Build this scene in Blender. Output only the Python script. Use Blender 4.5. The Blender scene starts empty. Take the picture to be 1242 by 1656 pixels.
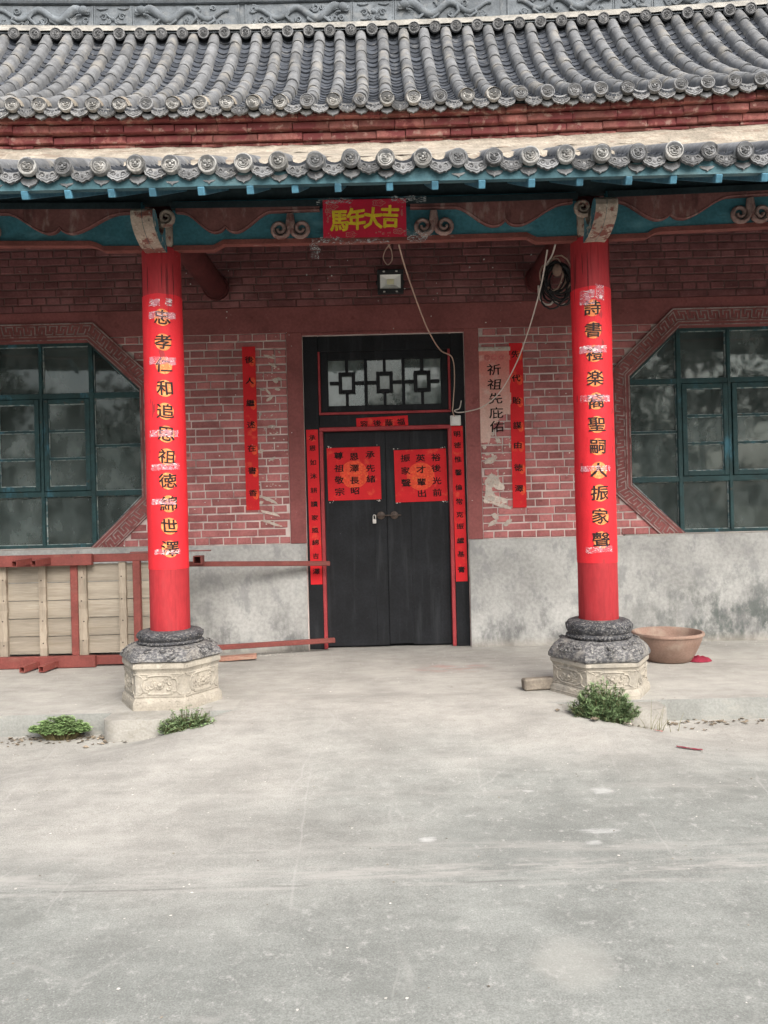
import bpy, bmesh, math, random
from mathutils import Vector, Matrix, noise

random.seed(7)
SC = bpy.context.scene
COL = SC.collection
R = math.radians

# ------------------------------------------------------------------ camera, world, sun, exposure
F_PX, D0, HCAM, ROLL = 1270.0, 8.62, 1.5, R(1.4)
cam_data = bpy.data.cameras.new('camera')
cam_data.sensor_fit = 'VERTICAL'
cam_data.sensor_height = 36.0
cam_data.sensor_width = 27.0
cam_data.lens = F_PX / 1656 * 36.0
cam_data.clip_start = 0.05
cam_data.clip_end = 500
camera = bpy.data.objects.new('camera', cam_data)
COL.objects.link(camera)
camera.matrix_world = Matrix.Translation((0, -D0, HCAM)) @ Matrix.Rotation(R(90), 4, 'X') @ Matrix.Rotation(-ROLL, 4, 'Z')
SC.camera = camera

world = bpy.data.worlds.new('World')
SC.world = world
world.use_nodes = True
wn, wl = world.node_tree.nodes, world.node_tree.links
wn.clear()
sky = wn.new('ShaderNodeTexSky')
sky.sky_type = 'NISHITA'
sky.sun_disc = False
sky.sun_elevation = R(43)
sky.sun_rotation = R(156)
sky.air_density = 1.0
sky.dust_density = 6.0
sky.ozone_density = 1.0
hsv = wn.new('ShaderNodeHueSaturation')
hsv.inputs['Saturation'].default_value = 0.45
bg = wn.new('ShaderNodeBackground')
bg.inputs['Strength'].default_value = 0.15
wo = wn.new('ShaderNodeOutputWorld')
wl.new(sky.outputs[0], hsv.inputs['Color'])
wl.new(hsv.outputs[0], bg.inputs['Color'])
wl.new(bg.outputs[0], wo.inputs['Surface'])

sun_data = bpy.data.lights.new('sun', 'SUN')
sun_data.energy = 1.2
sun_data.angle = R(44)
sun_data.color = (1.0, 0.95, 0.86)
sun = bpy.data.objects.new('sun', sun_data)
COL.objects.link(sun)
sun_dir = Vector((math.sin(R(156)) * math.cos(R(43)), math.cos(R(156)) * math.cos(R(43)), math.sin(R(43))))
sun.rotation_euler = sun_dir.to_track_quat('Z', 'Y').to_euler()

SC.view_settings.view_transform = 'Standard'
SC.view_settings.look = 'None'
SC.view_settings.gamma = 1.0
SC.view_settings.exposure = 0.88
SC.view_settings.use_curve_mapping = False
SC.render.engine = 'CYCLES'
SC.cycles.max_bounces = 8
SC.cycles.transparent_max_bounces = 12


# ------------------------------------------------------------------ helpers
def proj(p):
    """approximate photograph pixel and distance of a world point"""
    d = p[1] + D0
    if d < 0.2:
        return (-9999, -9999, d)
    a, b = p[0] * F_PX / d, (HCAM - p[2]) * F_PX / d
    c, s = math.cos(ROLL), math.sin(ROLL)
    return (621 + a * c + b * s, 828 - a * s + b * c, d)


def in_view(p, m=25):
    x, y, d = proj(p)
    return -m < x < 1242 + m and -m < y < 1656 + m


def nz(x, y=0.0, z=0.0):
    return noise.noise(Vector((x, y, z)))


def new_obj(name, mesh, parent=None, mw=None):
    o = bpy.data.objects.new(name, mesh)
    COL.objects.link(o)
    if mw is not None:
        o.matrix_world = mw
    if parent is not None:
        set_parent(o, parent)
    return o


ORIGIN = {}


def set_parent(o, p):
    o.parent = p
    loc = ORIGIN.get(p.name, Vector((0, 0, 0)))
    if loc.length > 0:
        o.matrix_parent_inverse = Matrix.Translation(-loc)


def thing(name, label, cat, loc=(0, 0, 0), group=None):
    o = bpy.data.objects.new(name, None)
    COL.objects.link(o)
    o.location = loc
    o.empty_display_size = 0.2
    ORIGIN[o.name] = Vector(loc)
    return tag(o, label, cat, group)


def tag(o, label, cat, group=None):
    o['label'] = label
    o['category'] = cat
    if group:
        o['group'] = group
    return o


def stuff(o):
    o['kind'] = 'stuff'
    return o


class MB:
    """collects shapes in world coordinates, builds ONE mesh object"""

    def __init__(self):
        self.v, self.f, self.m = [], [], []

    def add(self, verts, faces, mi=0):
        n = len(self.v)
        self.v += [tuple(p) for p in verts]
        self.f += [tuple(i + n for i in f) for f in faces]
        self.m += [mi] * len(faces)
        return self

    def box(self, x0, x1, y0, y1, z0, z1, c=0.0, M=None, mi=0):
        """box, c = chamfer of all edges on every side (via inset corners)"""
        if c <= 0:
            v = [(x, y, z) for x in (x0, x1) for y in (y0, y1) for z in (z0, z1)]
            f = [(0, 1, 3, 2), (4, 6, 7, 5), (0, 4, 5, 1), (2, 3, 7, 6), (0, 2, 6, 4), (1, 5, 7, 3)]
        else:
            bm = bmesh.new()
            bmesh.ops.create_cube(bm, size=1.0)
            for q in bm.verts:
                q.co = Vector(((x0 + x1) / 2 + q.co.x * (x1 - x0), (y0 + y1) / 2 + q.co.y * (y1 - y0), (z0 + z1) / 2 + q.co.z * (z1 - z0)))
            bmesh.ops.bevel(bm, geom=bm.edges[:], offset=c, segments=1, affect='EDGES')
            bm.verts.index_update()
            v = [q.co.copy() for q in bm.verts]
            f = [tuple(q.index for q in g.verts) for g in bm.faces]
            bm.free()
        if M is not None:
            v = [M @ Vector(p) for p in v]
        return self.add(v, f, mi)

    def bar(self, p0, p1, w, h, up=(0, 0, 1), c=0.0, mi=0):
        """square bar from p0 to p1, w wide (across), h high (along up)"""
        p0, p1 = Vector(p0), Vector(p1)
        d = p1 - p0
        L = d.length
        X = d.normalized()
        Z = Vector(up)
        Y = Z.cross(X).normalized()
        Z = X.cross(Y)
        M = Matrix((X, Y, Z)).transposed().to_4x4()
        M.translation = (p0 + p1) / 2
        return self.box(-L / 2, L / 2, -w / 2, w / 2, -h / 2, h / 2, c, M, mi)

    def prism(self, poly, axis, a0, a1, mi=0):
        """extrude polygon; axis 'y': poly in (x,z); 'x': poly in (y,z); 'z': poly in (x,y)"""
        def p3(q, a):
            if axis == 'y':
                return (q[0], a, q[1])
            if axis == 'x':
                return (a, q[0], q[1])
            return (q[0], q[1], a)
        n = len(poly)
        v = [p3(q, a0) for q in poly] + [p3(q, a1) for q in poly]
        f = [tuple(range(n)), tuple(range(2 * n - 1, n - 1, -1))]
        f += [(i, i + n, (i + 1) % n + n, (i + 1) % n) for i in range(n)]
        return self.add(v, f, mi)

    def tube(self, pts, rad, n=6, sy=1.0, flat_axis=None, caps=True, mi=0):
        pts = [Vector(p) for p in pts]
        m = len(pts)
        rs = rad if isinstance(rad, (list, tuple)) else [rad] * m
        v, f = [], []
        up = Vector((0.0, 0.0, 1.0))
        prevN = None
        for i, p in enumerate(pts):
            t = (pts[min(i + 1, m - 1)] - pts[max(i - 1, 0)])
            t = t.normalized() if t.length > 1e-9 else Vector((1, 0, 0))
            if prevN is None:
                a = up if abs(t.dot(up)) < 0.95 else Vector((0, 1, 0))
                N = t.cross(a).normalized()
            else:
                N = prevN - t * prevN.dot(t)
                N = N.normalized() if N.length > 1e-9 else t.cross(up).normalized()
            prevN = N
            B = t.cross(N)
            for k in range(n):
                a = 2 * math.pi * k / n
                q = (N * math.cos(a) + B * math.sin(a)) * rs[i]
                if flat_axis is not None:
                    q[flat_axis] *= sy
                v.append(p + q)
        for i in range(m - 1):
            for k in range(n):
                f.append((i * n + k, i * n + (k + 1) % n, (i + 1) * n + (k + 1) % n, (i + 1) * n + k))
        if caps:
            f.append(tuple(range(n - 1, -1, -1)))
            f.append(tuple(range((m - 1) * n, m * n)))
        return self.add(v, f, mi)

    def lathe(self, prof, n=24, c=(0, 0, 0), jit=0.0, mi=0, close=True):
        """prof: (r,z) from bottom to top about vertical axis at c"""
        v, f = [], []
        for j, (r, z) in enumerate(prof):
            for k in range(n):
                a = 2 * math.pi * k / n
                rr = r * (1 + jit * nz(math.cos(a) * 2.1 + c[0] * 3, math.sin(a) * 2.1, z * 6 + j * .3))
                v.append((c[0] + rr * math.cos(a), c[1] + rr * math.sin(a), c[2] + z))
        for j in range(len(prof) - 1):
            for k in range(n):
                f.append((j * n + k, j * n + (k + 1) % n, (j + 1) * n + (k + 1) % n, (j + 1) * n + k))
        if close:
            f.append(tuple(range(n - 1, -1, -1)))
            m = len(prof) - 1
            f.append(tuple(range(m * n, m * n + n)))
        return self.add(v, f, mi)

    def sphere(self, c, r, s=(1, 1, 1), nu=8, nv=5, mi=0):
        v, f = [], []
        for j in range(nv + 1):
            t = math.pi * j / nv
            for k in range(nu):
                a = 2 * math.pi * k / nu
                v.append((c[0] + r * s[0] * math.sin(t) * math.cos(a), c[1] + r * s[1] * math.sin(t) * math.sin(a), c[2] + r * s[2] * math.cos(t)))
        for j in range(nv):
            for k in range(nu):
                f.append((j * nu + k, (j + 1) * nu + k, (j + 1) * nu + (k + 1) % nu, j * nu + (k + 1) % nu))
        return self.add(v, f, mi)

    def grid(self, nu, nv, fn, mi=0):
        v = [fn(i / nu, j / nv) for j in range(nv + 1) for i in range(nu + 1)]
        f = [(j * (nu + 1) + i, j * (nu + 1) + i + 1, (j + 1) * (nu + 1) + i + 1, (j + 1) * (nu + 1) + i) for j in range(nv) for i in range(nu)]
        return self.add(v, f, mi)

    def mesh(self, name, mats, smooth=False):
        me = bpy.data.meshes.new(name)
        me.from_pydata(self.v, [], self.f)
        for m in (mats if isinstance(mats, (list, tuple)) else [mats]):
            me.materials.append(m)
        if any(self.m):
            me.polygons.foreach_set('material_index', self.m)
        bm = bmesh.new()
        bm.from_mesh(me)
        bmesh.ops.recalc_face_normals(bm, faces=bm.faces[:])
        bm.to_mesh(me)
        bm.free()
        if smooth:
            me.polygons.foreach_set('use_smooth', [True] * len(me.polygons))
            try:
                me.set_sharp_from_angle(angle=R(smooth if smooth > 1 else 40))
            except Exception:
                pass
        me.update()
        return me

    def build(self, name, mats, parent=None, smooth=False):
        return new_obj(name, self.mesh(name, mats, smooth), parent)


def place_pieces(name, mats, parent, items, limit=300, rest=None):
    """items: (mesh, matrix, size). The `limit` that show largest become objects sharing mesh data; the rest become one 'stuff' part."""
    def weight(it):
        p = it[1].translation
        x, y, d = proj(p)
        vis = in_view(p)
        return (1 if vis else 0, it[2] / max(d, .1) ** 2)
    items = sorted(items, key=weight, reverse=True)
    for me, M, s in items[:limit]:
        if not in_view(M.translation, 60):
            break
        new_obj(name, me, parent, M)
    n = sum(1 for it in items[:limit] if in_view(it[1].translation, 60))
    # items[:limit] is sorted so that those in view come first
    k = 0
    for it in items[:limit]:
        if not in_view(it[1].translation, 60):
            break
        k += 1
    left = items[k:]
    if left:
        mb = MB()
        for me, M, s in left:
            mb.add([M @ v.co for v in me.vertices], [tuple(p.vertices) for p in me.polygons])
        o = mb.build(rest or name + '_field', mats, parent, smooth=35)
        stuff(o)


# ------------------------------------------------------------------ materials
def lin(c):
    return tuple(c) + (1.0,) if len(c) == 3 else tuple(c)


class NT:
    def __init__(self, name):
        self.mat = bpy.data.materials.new(name)
        self.mat.use_nodes = True
        self.n, self.l = self.mat.node_tree.nodes, self.mat.node_tree.links
        self.n.clear()
        self.out = self.n.new('ShaderNodeOutputMaterial')
        self.pos = self.n.new('ShaderNodeNewGeometry')

    def link(self, a, b):
        self.l.new(a, b)

    def setin(self, sock, v):
        if hasattr(v, 'is_output') or isinstance(v, bpy.types.NodeSocket):
            self.l.new(v, sock)
        else:
            sock.default_value = v

    def vec(self, stretch=(1, 1, 1), offset=(0, 0, 0)):
        m = self.n.new('ShaderNodeMapping')
        m.inputs['Scale'].default_value = stretch
        m.inputs['Location'].default_value = offset
        self.link(self.pos.outputs['Position'], m.inputs['Vector'])
        return m.outputs[0]

    def noise(self, scale, detail=4, stretch=(1, 1, 1), offset=(0, 0, 0), rough=.55, dist=0.0):
        t = self.n.new('ShaderNodeTexNoise')
        t.inputs['Scale'].default_value = scale
        t.inputs['Detail'].default_value = detail
        t.inputs['Roughness'].default_value = rough
        t.inputs['Distortion'].default_value = dist
        self.link(self.vec(stretch, offset), t.inputs['Vector'])
        return t.outputs['Fac']

    def voronoi(self, scale, feature='F1', stretch=(1, 1, 1)):
        t = self.n.new('ShaderNodeTexVoronoi')
        t.feature = feature
        t.inputs['Scale'].default_value = scale
        self.link(self.vec(stretch), t.inputs['Vector'])
        return t.outputs['Distance']

    def ramp(self, fac, lo, hi, a=0.0, b=1.0):
        m = self.n.new('ShaderNodeMapRange')
        m.interpolation_type = 'SMOOTHSTEP'
        m.inputs['From Min'].default_value = lo
        m.inputs['From Max'].default_value = hi
        m.inputs['To Min'].default_value = a
        m.inputs['To Max'].default_value = b
        self.link(fac, m.inputs['Value'])
        return m.outputs[0]

    def math(self, op, a, b=0.0, c=0.0):
        m = self.n.new('ShaderNodeMath')
        m.operation = op
        self.setin(m.inputs[0], a)
        self.setin(m.inputs[1], b)
        self.setin(m.inputs[2], c)
        return m.outputs[0]

    def mix(self, fac, a, b, blend='MIX'):
        m = self.n.new('ShaderNodeMix')
        m.data_type = 'RGBA'
        m.blend_type = blend
        self.setin(m.inputs[0], fac)
        self.setin(m.inputs[6], lin(a) if isinstance(a, tuple) else a)
        self.setin(m.inputs[7], lin(b) if isinstance(b, tuple) else b)
        return m.outputs[2]

    def mul(self, col, fac):
        h = self.n.new('ShaderNodeHueSaturation')
        self.setin(h.inputs['Color'], lin(col) if isinstance(col, tuple) else col)
        self.setin(h.inputs['Value'], fac)
        return h.outputs[0]

    def rnd(self):
        i = self.n.new('ShaderNodeObjectInfo')
        a = self.math('ADD', i.outputs['Random'], self.pos.outputs['Random Per Island'])
        return self.math('FRACT', self.math('MULTIPLY', a, 7.31))

    def axis(self, k):
        s = self.n.new('ShaderNodeSeparateXYZ')
        self.link(self.pos.outputs['Position'], s.inputs[0])
        return s.outputs[k]

    def bsdf(self, col, rough=.8, spec=.3, bump=None, bs=.3, bd=.01, metal=0.0, alpha=None):
        b = self.n.new('ShaderNodeBsdfPrincipled')
        self.setin(b.inputs['Base Color'], lin(col) if isinstance(col, tuple) else col)
        self.setin(b.inputs['Roughness'], rough)
        self.setin(b.inputs['Metallic'], metal)
        b.inputs['Specular IOR Level'].default_value = spec
        if alpha is not None:
            self.setin(b.inputs['Alpha'], alpha)
        if bump is not None:
            k = self.n.new('ShaderNodeBump')
            k.inputs['Strength'].default_value = bs
            k.inputs['Distance'].default_value = bd
            self.link(bump, k.inputs['Height'])
            self.link(k.outputs[0], b.inputs['Normal'])
        return b

    def done(self, b):
        self.link(b.outputs[0], self.out.inputs['Surface'])
        return self.mat


def worn(name, base, rough=.8, spec=.3, var=.2, vs=5, fine=60, bump=.35, bd=.004, rnd=0.0, layers=(), stretch=(1, 1, 1)):
    """general weathered surface: base colour, broad and fine tone noise, wear layers (colour, scale, lo, hi, stretch, strength)"""
    t = NT(name)
    col = t.mul(base, t.ramp(t.noise(vs, 5, stretch), .3, .7, 1 - var, 1 + var))
    col = t.mul(col, t.ramp(t.noise(fine, 3, stretch, (3, 1, 2)), .3, .7, 1 - var * .6, 1 + var * .6))
    if rnd:
        col = t.mul(col, t.ramp(t.rnd(), 0, 1, 1 - rnd, 1 + rnd))
    for i, (c, s, lo, hi, st, k) in enumerate(layers):
        col = t.mix(t.ramp(t.noise(s, 6, st, (i * 5.3 + 1.7, i * 2.1, i * 3.3), .62), lo, hi, 0, k), col, c)
    return t.done(t.bsdf(col, rough, spec, t.noise(fine * .8, 5, stretch), bump, bd))


M = {}
S1 = (1, 1, 1)
def mat_brick():
    """pinkish bricks in the panels, a darker red on the wall above the band"""
    t = NT('painted_brick')
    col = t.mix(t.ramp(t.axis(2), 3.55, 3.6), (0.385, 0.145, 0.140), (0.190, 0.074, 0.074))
    col = t.mul(col, t.ramp(t.noise(4, 5), .3, .7, .82, 1.18))
    col = t.mul(col, t.ramp(t.noise(45, 3), .3, .7, .9, 1.1))
    col = t.mul(col, t.ramp(t.rnd(), 0, 1, .80, 1.2))
    col = t.mix(t.ramp(t.noise(2.2, 6, S1, (1.7, 0, 0), .62), .50, .72, 0, .4), col, (.42, .20, .195))
    col = t.mix(t.ramp(t.noise(24, 6, S1, (7, 2, 3), .62), .64, .72, 0, .7), col, (.34, .24, .21))
    col = t.mix(t.ramp(t.noise(9, 6, S1, (3, 8, 1), .62), .60, .75, 0, .6), col, (.13, .042, .042))
    return t.done(t.bsdf(col, .85, .2, t.noise(36, 5), .6, .004))


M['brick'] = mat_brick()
def mat_mortar():
    """pale joints in the panels, dark joints on the wall above the band"""
    t = NT('wall_mortar')
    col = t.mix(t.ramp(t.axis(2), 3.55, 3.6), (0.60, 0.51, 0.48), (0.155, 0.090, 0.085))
    col = t.mul(col, t.ramp(t.noise(3, 5), .3, .7, .8, 1.2))
    col = t.mix(t.ramp(t.noise(5, 6), .54, .66, 0, .5), col, (.16, .055, .05))
    return t.done(t.bsdf(col, .95, .1, t.noise(40, 5), .5, .004))


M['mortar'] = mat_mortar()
M['tie_wood'] = worn('dark_red_beam_wood', (0.085, 0.022, 0.022), .8, .2, .2, 5, 50, .4, .003, 0, [((.35, .28, .24), 22, .68, .74, (1, .3, 1), .8)])
M['plaster_red'] = worn('red_wall_plaster', (0.255, 0.086, 0.082), .8, .25, .15, 2.5, 40, .3, .003, 0,
                        [((.30, .11, .10), 3, .55, .75, (1, 1, .4), .5), ((.45, .36, .32), 30, .70, .74, S1, .8), ((.12, .028, .028), 7, .6, .7, S1, .4)])
M['line_grey'] = worn('grey_moulding', (0.33, 0.25, 0.235), .9, .2, .2, 10, 60, .4, .003, 0, [((.20, .075, .07), 9, .47, .62, S1, .85)])
M['tile'] = worn('grey_clay_tile', (0.150, 0.155, 0.162), .9, .25, .22, 9, 60, .5, .004, .17,
                 [((.29, .272, .24), 4, .50, .68, S1, .55), ((.42, .41, .38), 28, .63, .70, S1, .6), ((.06, .062, .07), 12, .60, .72, S1, .5)])
M['pan'] = worn('grey_pan_tile', (0.056, 0.063, 0.076), .92, .2, .22, 9, 60, .5, .004, .22,
                [((.20, .20, .20), 9, .55, .70, S1, .5), ((.34, .33, .31), 30, .66, .72, S1, .6)])
M['tile_end'] = worn('mortared_tile_end', (0.25, 0.248, 0.24), .9, .2, .3, 12, 70, .6, .005, .55,
                     [((.45, .43, .40), 14, .52, .68, S1, .7), ((.10, .10, .105), 18, .58, .68, S1, .7)])
M['drip'] = worn('grey_drip_tile', (0.15, 0.153, 0.158), .9, .2, .25, 12, 70, .8, .008, .45,
                 [((.34, .33, .31), 26, .56, .68, S1, .6), ((.06, .06, .062), 22, .58, .68, S1, .6)])
M['ridge'] = worn('carved_grey_ridge', (0.150, 0.168, 0.185), .9, .2, .2, 6, 60, .5, .004, .1,
                  [((.26, .27, .275), 10, .52, .68, S1, .5), ((.075, .082, .09), 16, .58, .7, S1, .6)])
M['lime'] = worn('lime_mortar', (0.33, 0.295, 0.245), .95, .1, .22, 5, 40, 1.0, .02, 0,
                 [((.22, .165, .13), 9, .52, .68, (.5, 1, 1.5), .7), ((.48, .44, .38), 12, .6, .7, S1, .6)])
M['scroll'] = worn('faded_scroll_paint', (0.30, 0.20, 0.18), .8, .2, .2, 8, 60, .6, .004, 0, [((.15, .055, .05), 12, .5, .62, S1, .8), ((.45, .38, .33), 24, .6, .68, S1, .7)])
M['ridge_lime'] = worn('grey_lime_bed', (0.30, 0.29, 0.265), .95, .1, .2, 5, 40, .8, .01, 0, [((.19, .19, .19), 9, .52, .68, (.6, 1, 1), .6)])
M['corbel'] = worn('weathered_red_brick', (0.25, 0.098, 0.086), .88, .2, .2, 7, 50, .7, .006, .28,
                   [((.165, .040, .045), 6, .48, .56, (1, 1, 1), .8), ((.40, .27, .23), 13, .56, .66, (1, 1, 1), .75), ((.09, .03, .03), 20, .62, .7, S1, .6)])
M['teal'] = worn('teal_beam_paint', (0.052, 0.180, 0.225), .6, .35, .2, 3, 40, .3, .003, 0,
                 [((.16, .36, .42), 4, .52, .72, (.4, 1, 1), .7), ((.015, .05, .06), 6, .58, .72, (.3, 1, 1), .6), ((.35, .40, .40), 40, .70, .74, (.3, 1, 1), .6)])
M['teal_pale'] = worn('pale_teal_board', (0.055, 0.125, 0.150), .75, .25, .2, 3, 50, .3, .003, 0,
                      [((.17, .25, .26), 6, .50, .70, (.3, 1, 1), .6), ((.06, .12, .13), 9, .6, .7, (.3, 1, 1), .5)])
M['rafter_blue'] = worn('blue_rafter_paint', (0.070, 0.19, 0.265), .6, .3, .2, 8, 50, .3, .002, .2, [((.30, .42, .46), 20, .6, .7, S1, .5)])
M['dark_wood'] = worn('dark_soffit_board', (0.020, 0.032, 0.036), .8, .2, .25, 4, 40, .3, .003, 0)
M['beam_brown'] = worn('red_brown_carved_wood', (0.185, 0.075, 0.068), .7, .3, .2, 5, 50, .4, .003, 0,
                       [((.38, .26, .23), 10, .54, .70, (1, 1, .35), .7), ((.05, .018, .018), 7, .58, .7, (1, 1, .3), .6)])
M['beam_strip'] = worn('red_edge_strip', (0.20, 0.065, 0.055), .75, .3, .2, 6, 50, .3, .003, 0, [((.36, .24, .21), 16, .6, .7, (.3, 1, 1), .6)])
M['bracket'] = worn('peeling_bracket_paint', (0.36, 0.29, 0.24), .85, .2, .2, 8, 60, .8, .006, 0,
                    [((.19, .06, .05), 9, .52, .60, S1, .9), ((.55, .48, .40), 20, .57, .66, S1, .8), ((.08, .045, .04), 24, .62, .68, S1, .8)])
M['bracket_side'] = worn('flaking_blue_paint', (0.06, 0.17, 0.21), .8, .2, .25, 8, 60, .8, .006, 0,
                         [((.45, .40, .33), 12, .52, .60, S1, .9), ((.05, .05, .06), 20, .6, .68, S1, .7)])
M['column_red'] = worn('red_column_paint', (0.345, 0.024, 0.030), .62, .3, .15, 3, 50, .35, .004, 0,
                       [((.40, .055, .06), 5, .5, .75, (2, 2, .25), .5), ((.20, .012, .015), 16, .57, .66, (2.5, 2.5, .06), .7), ((.62, .40, .38), 40, .70, .74, (1, 1, .3), .6)], (1, 1, .25))
M['stone'] = worn('pale_carved_stone', (0.37, 0.338, 0.285), .92, .15, .14, 5, 60, .7, .006, 0,
                  [((.27, .255, .225), 5, .46, .66, S1, .75), ((.52, .48, .41), 18, .58, .70, S1, .6), ((.17, .15, .125), 26, .60, .70, S1, .7)])
M['stone_dark'] = worn('blackened_stone', (0.045, 0.046, 0.052), .7, .35, .3, 8, 60, .8, .008, 0,
                       [((.20, .195, .19), 46, .53, .60, (1, 1, 1.8), .75), ((.42, .39, .34), 70, .60, .66, (1, 1, 2.2), .8), ((.30, .27, .23), 7, .60, .72, (1, 1, 1), .6)])
M['stone_cap'] = worn('scratched_dark_stone', (0.085, 0.085, 0.09), .75, .3, .3, 8, 60, .8, .008, 0,
                      [((.27, .265, .255), 40, .48, .58, (1, 1, 1.6), .8), ((.42, .39, .34), 60, .60, .66, (1, 1, 2.2), .8), ((.30, .28, .25), 6, .52, .68, (1, 1, 1), .6)])
M['stone_step'] = worn('cement_step', (0.33, 0.318, 0.29), .95, .15, .15, 4, 60, .6, .005, 0,
                       [((.25, .235, .20), 9, .52, .68, (1, 1, 1.5), .6)])
M['black_paint'] = worn('black_door_paint', (0.0125, 0.0138, 0.0165), .6, .22, .25, 3, 50, .3, .003, 0,
                        [((.036, .039, .043), 4, .50, .72, (2.5, 2.5, .2), .65), ((.22, .21, .20), 60, .715, .74, S1, .7)])
M['red_trim'] = worn('faded_red_trim', (0.33, 0.045, 0.050), .65, .3, .15, 6, 50, .3, .002, 0, [((.10, .03, .03), 9, .60, .70, (1, 1, .3), .7)])
M['paper'] = worn('red_couplet_paper', (0.64, 0.022, 0.032), .62, .3, .07, 4, 90, .25, .002, 0, [((.80, .10, .08), 70, .70, .74, S1, .6)])
M['paper_dull'] = worn('red_paper', (0.62, 0.022, 0.028), .75, .2, .08, 4, 90, .25, .002, 0, [((.78, .14, .07), 9, .56, .70, S1, .45)])
M['gold'] = worn('orange_gold_print', (0.80, 0.24, 0.075), .6, .35, .15, 20, 90, .2, .001, 0, [((.82, .42, .15), 45, .52, .60, S1, .8), ((.70, .06, .04), 60, .60, .66, S1, .8)])
M['faint_gold'] = worn('faint_orange_print', (0.75, 0.075, 0.035), .7, .25, .12, 20, 90, .2, .001, 0, [((.80, .17, .05), 40, .52, .60, S1, .7), ((.68, .03, .03), 40, .58, .62, (1, 1, 1), .8)])
M['ink'] = worn('black_ink', (0.022, 0.012, 0.012), .6, .3, .2, 20, 90, .1, .001)
M['ink_red'] = worn('thin_black_ink', (0.012, 0.005, 0.005), .7, .25, .2, 20, 90, .1, .001)
M['yellow'] = worn('yellow_print', (0.86, 0.62, 0.04), .5, .35, .10, 20, 90, .1, .001, 0, [((.55, .34, .02), 25, .55, .68, S1, .6)])
M['sign_red'] = worn('crimson_sign_print', (0.64, 0.024, 0.06), .45, .4, .08, 5, 90, .2, .002)
M['sign_line'] = worn('pale_sign_print', (0.55, 0.24, 0.20), .5, .35, .1, 5, 90, .1, .001)
M['white_plastic'] = worn('white_plastic', (0.70, 0.69, 0.66), .45, .4, .06, 5, 90, .05, .001)
M['black_plastic'] = worn('black_metal_case', (0.02, 0.02, 0.022), .5, .4, .1, 5, 90, .1, .001)
M['cable_white'] = worn('pale_cable', (0.58, 0.52, 0.47), .55, .35, .08, 5, 90, .05, .001)
M['cable_brown'] = worn('tan_cable', (0.46, 0.33, 0.26), .55, .35, .08, 5, 90, .05, .001)
M['cable_black'] = worn('black_cable', (0.015, 0.015, 0.016), .5, .4, .1, 5, 90, .05, .001)
M['old_metal'] = worn('tarnished_brass', (0.07, 0.05, 0.04), .5, .4, .2, 30, 90, .3, .002)
M['steel'] = worn('bright_steel', (0.6, 0.58, 0.55), .35, .5, .1, 30, 90, .1, .001)
M['tube_red'] = worn('rusty_red_steel', (0.205, 0.055, 0.046), .6, .35, .15, 5, 50, .3, .003, .08,
                     [((.28, .13, .10), 12, .56, .72, (.3, 1, 1), .5), ((.10, .045, .035), 10, .62, .70, S1, .8)])
M['tube_inside'] = worn('dark_tube_inside', (0.02, 0.013, 0.012), .9, .1)
M['plank'] = worn('grey_brown_plank', (0.33, 0.29, 0.235), .9, .15, .14, 3, 40, .5, .004, .12,
                  [((.22, .18, .13), 6, .54, .70, (.25, 1, 5), .55), ((.46, .42, .35), 9, .56, .70, (.2, 1, 4), .5)], (.2, 1, 3))
M['batten'] = worn('worn_batten', (0.34, 0.29, 0.23), .9, .15, .16, 4, 40, .6, .005, .1,
                   [((.16, .11, .08), 10, .58, .70, (2, 1, .5), .7)], (3, 1, .3))
M['terracotta'] = worn('dusty_terracotta', (0.27, 0.180, 0.142), .85, .25, .14, 4, 60, .3, .003, 0,
                       [((.36, .29, .235), 5, .46, .70, S1, .7), ((.24, .12, .08), 8, .6, .72, S1, .4)])
M['soil'] = worn('dry_soil', (0.26, 0.21, 0.16), .95, .1, .25, 10, 60, 1.0, .01)
M['cloth'] = worn('crimson_cloth', (0.22, 0.025, 0.045), .9, .15, .2, 15, 90, .6, .004)
M['leaf'] = worn('green_leaf', (0.165, 0.240, 0.115), .6, .3, .3, 12, 60, .1, .001, .35, [((.24, .24, .12), 20, .55, .68, S1, .6)])
M['leaf_blue'] = worn('clover_leaf', (0.20, 0.30, 0.12), .6, .3, .25, 12, 60, .1, .001, .3, [((.20, .30, .13), 20, .55, .68, S1, .5)])
M['stem'] = worn('plant_stem', (0.14, 0.12, 0.06), .8, .2, .2)
M['dry_leaf'] = worn('dry_leaf', (0.20, 0.165, 0.125), .85, .2, .2, 12, 60, .2, .002, .4)
M['chip'] = worn('white_paper_chip', (0.62, 0.59, 0.55), .85, .2, .1, 12, 60, .1, .001, .25)
M['pink_scrap'] = worn('pink_paper_scrap', (0.52, 0.13, 0.13), .8, .2, .15, 12, 60, .1, .001, .2)
M['scrap'] = worn('torn_paper', (0.55, 0.48, 0.42), .85, .2, .12, 30, 90, .3, .002, .15, [((.48, .20, .16), 30, .56, .66, S1, .7)])
M['pink_paper'] = None
M['room'] = worn('dim_room_plaster', (0.16, 0.17, 0.165), .9, .1, .2)
M['putty'] = worn('flaking_putty', (0.38, 0.43, 0.42), .85, .2, .2, 10, 60, .5, .003, 0, [((.08, .16, .18), 14, .46, .58, S1, .9)])
M['win_frame'] = worn('dark_green_window_paint', (0.022, 0.060, 0.063), .6, .35, .25, 6, 50, .3, .003, 0,
                      [((.06, .20, .27), 5, .58, .70, (1, 1, .4), .7), ((.10, .07, .05), 11, .62, .70, S1, .7)])
M['rock'] = worn('grey_brick_lump', (0.23, 0.20, 0.165), .95, .1, .2, 12, 60, .8, .006)


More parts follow.
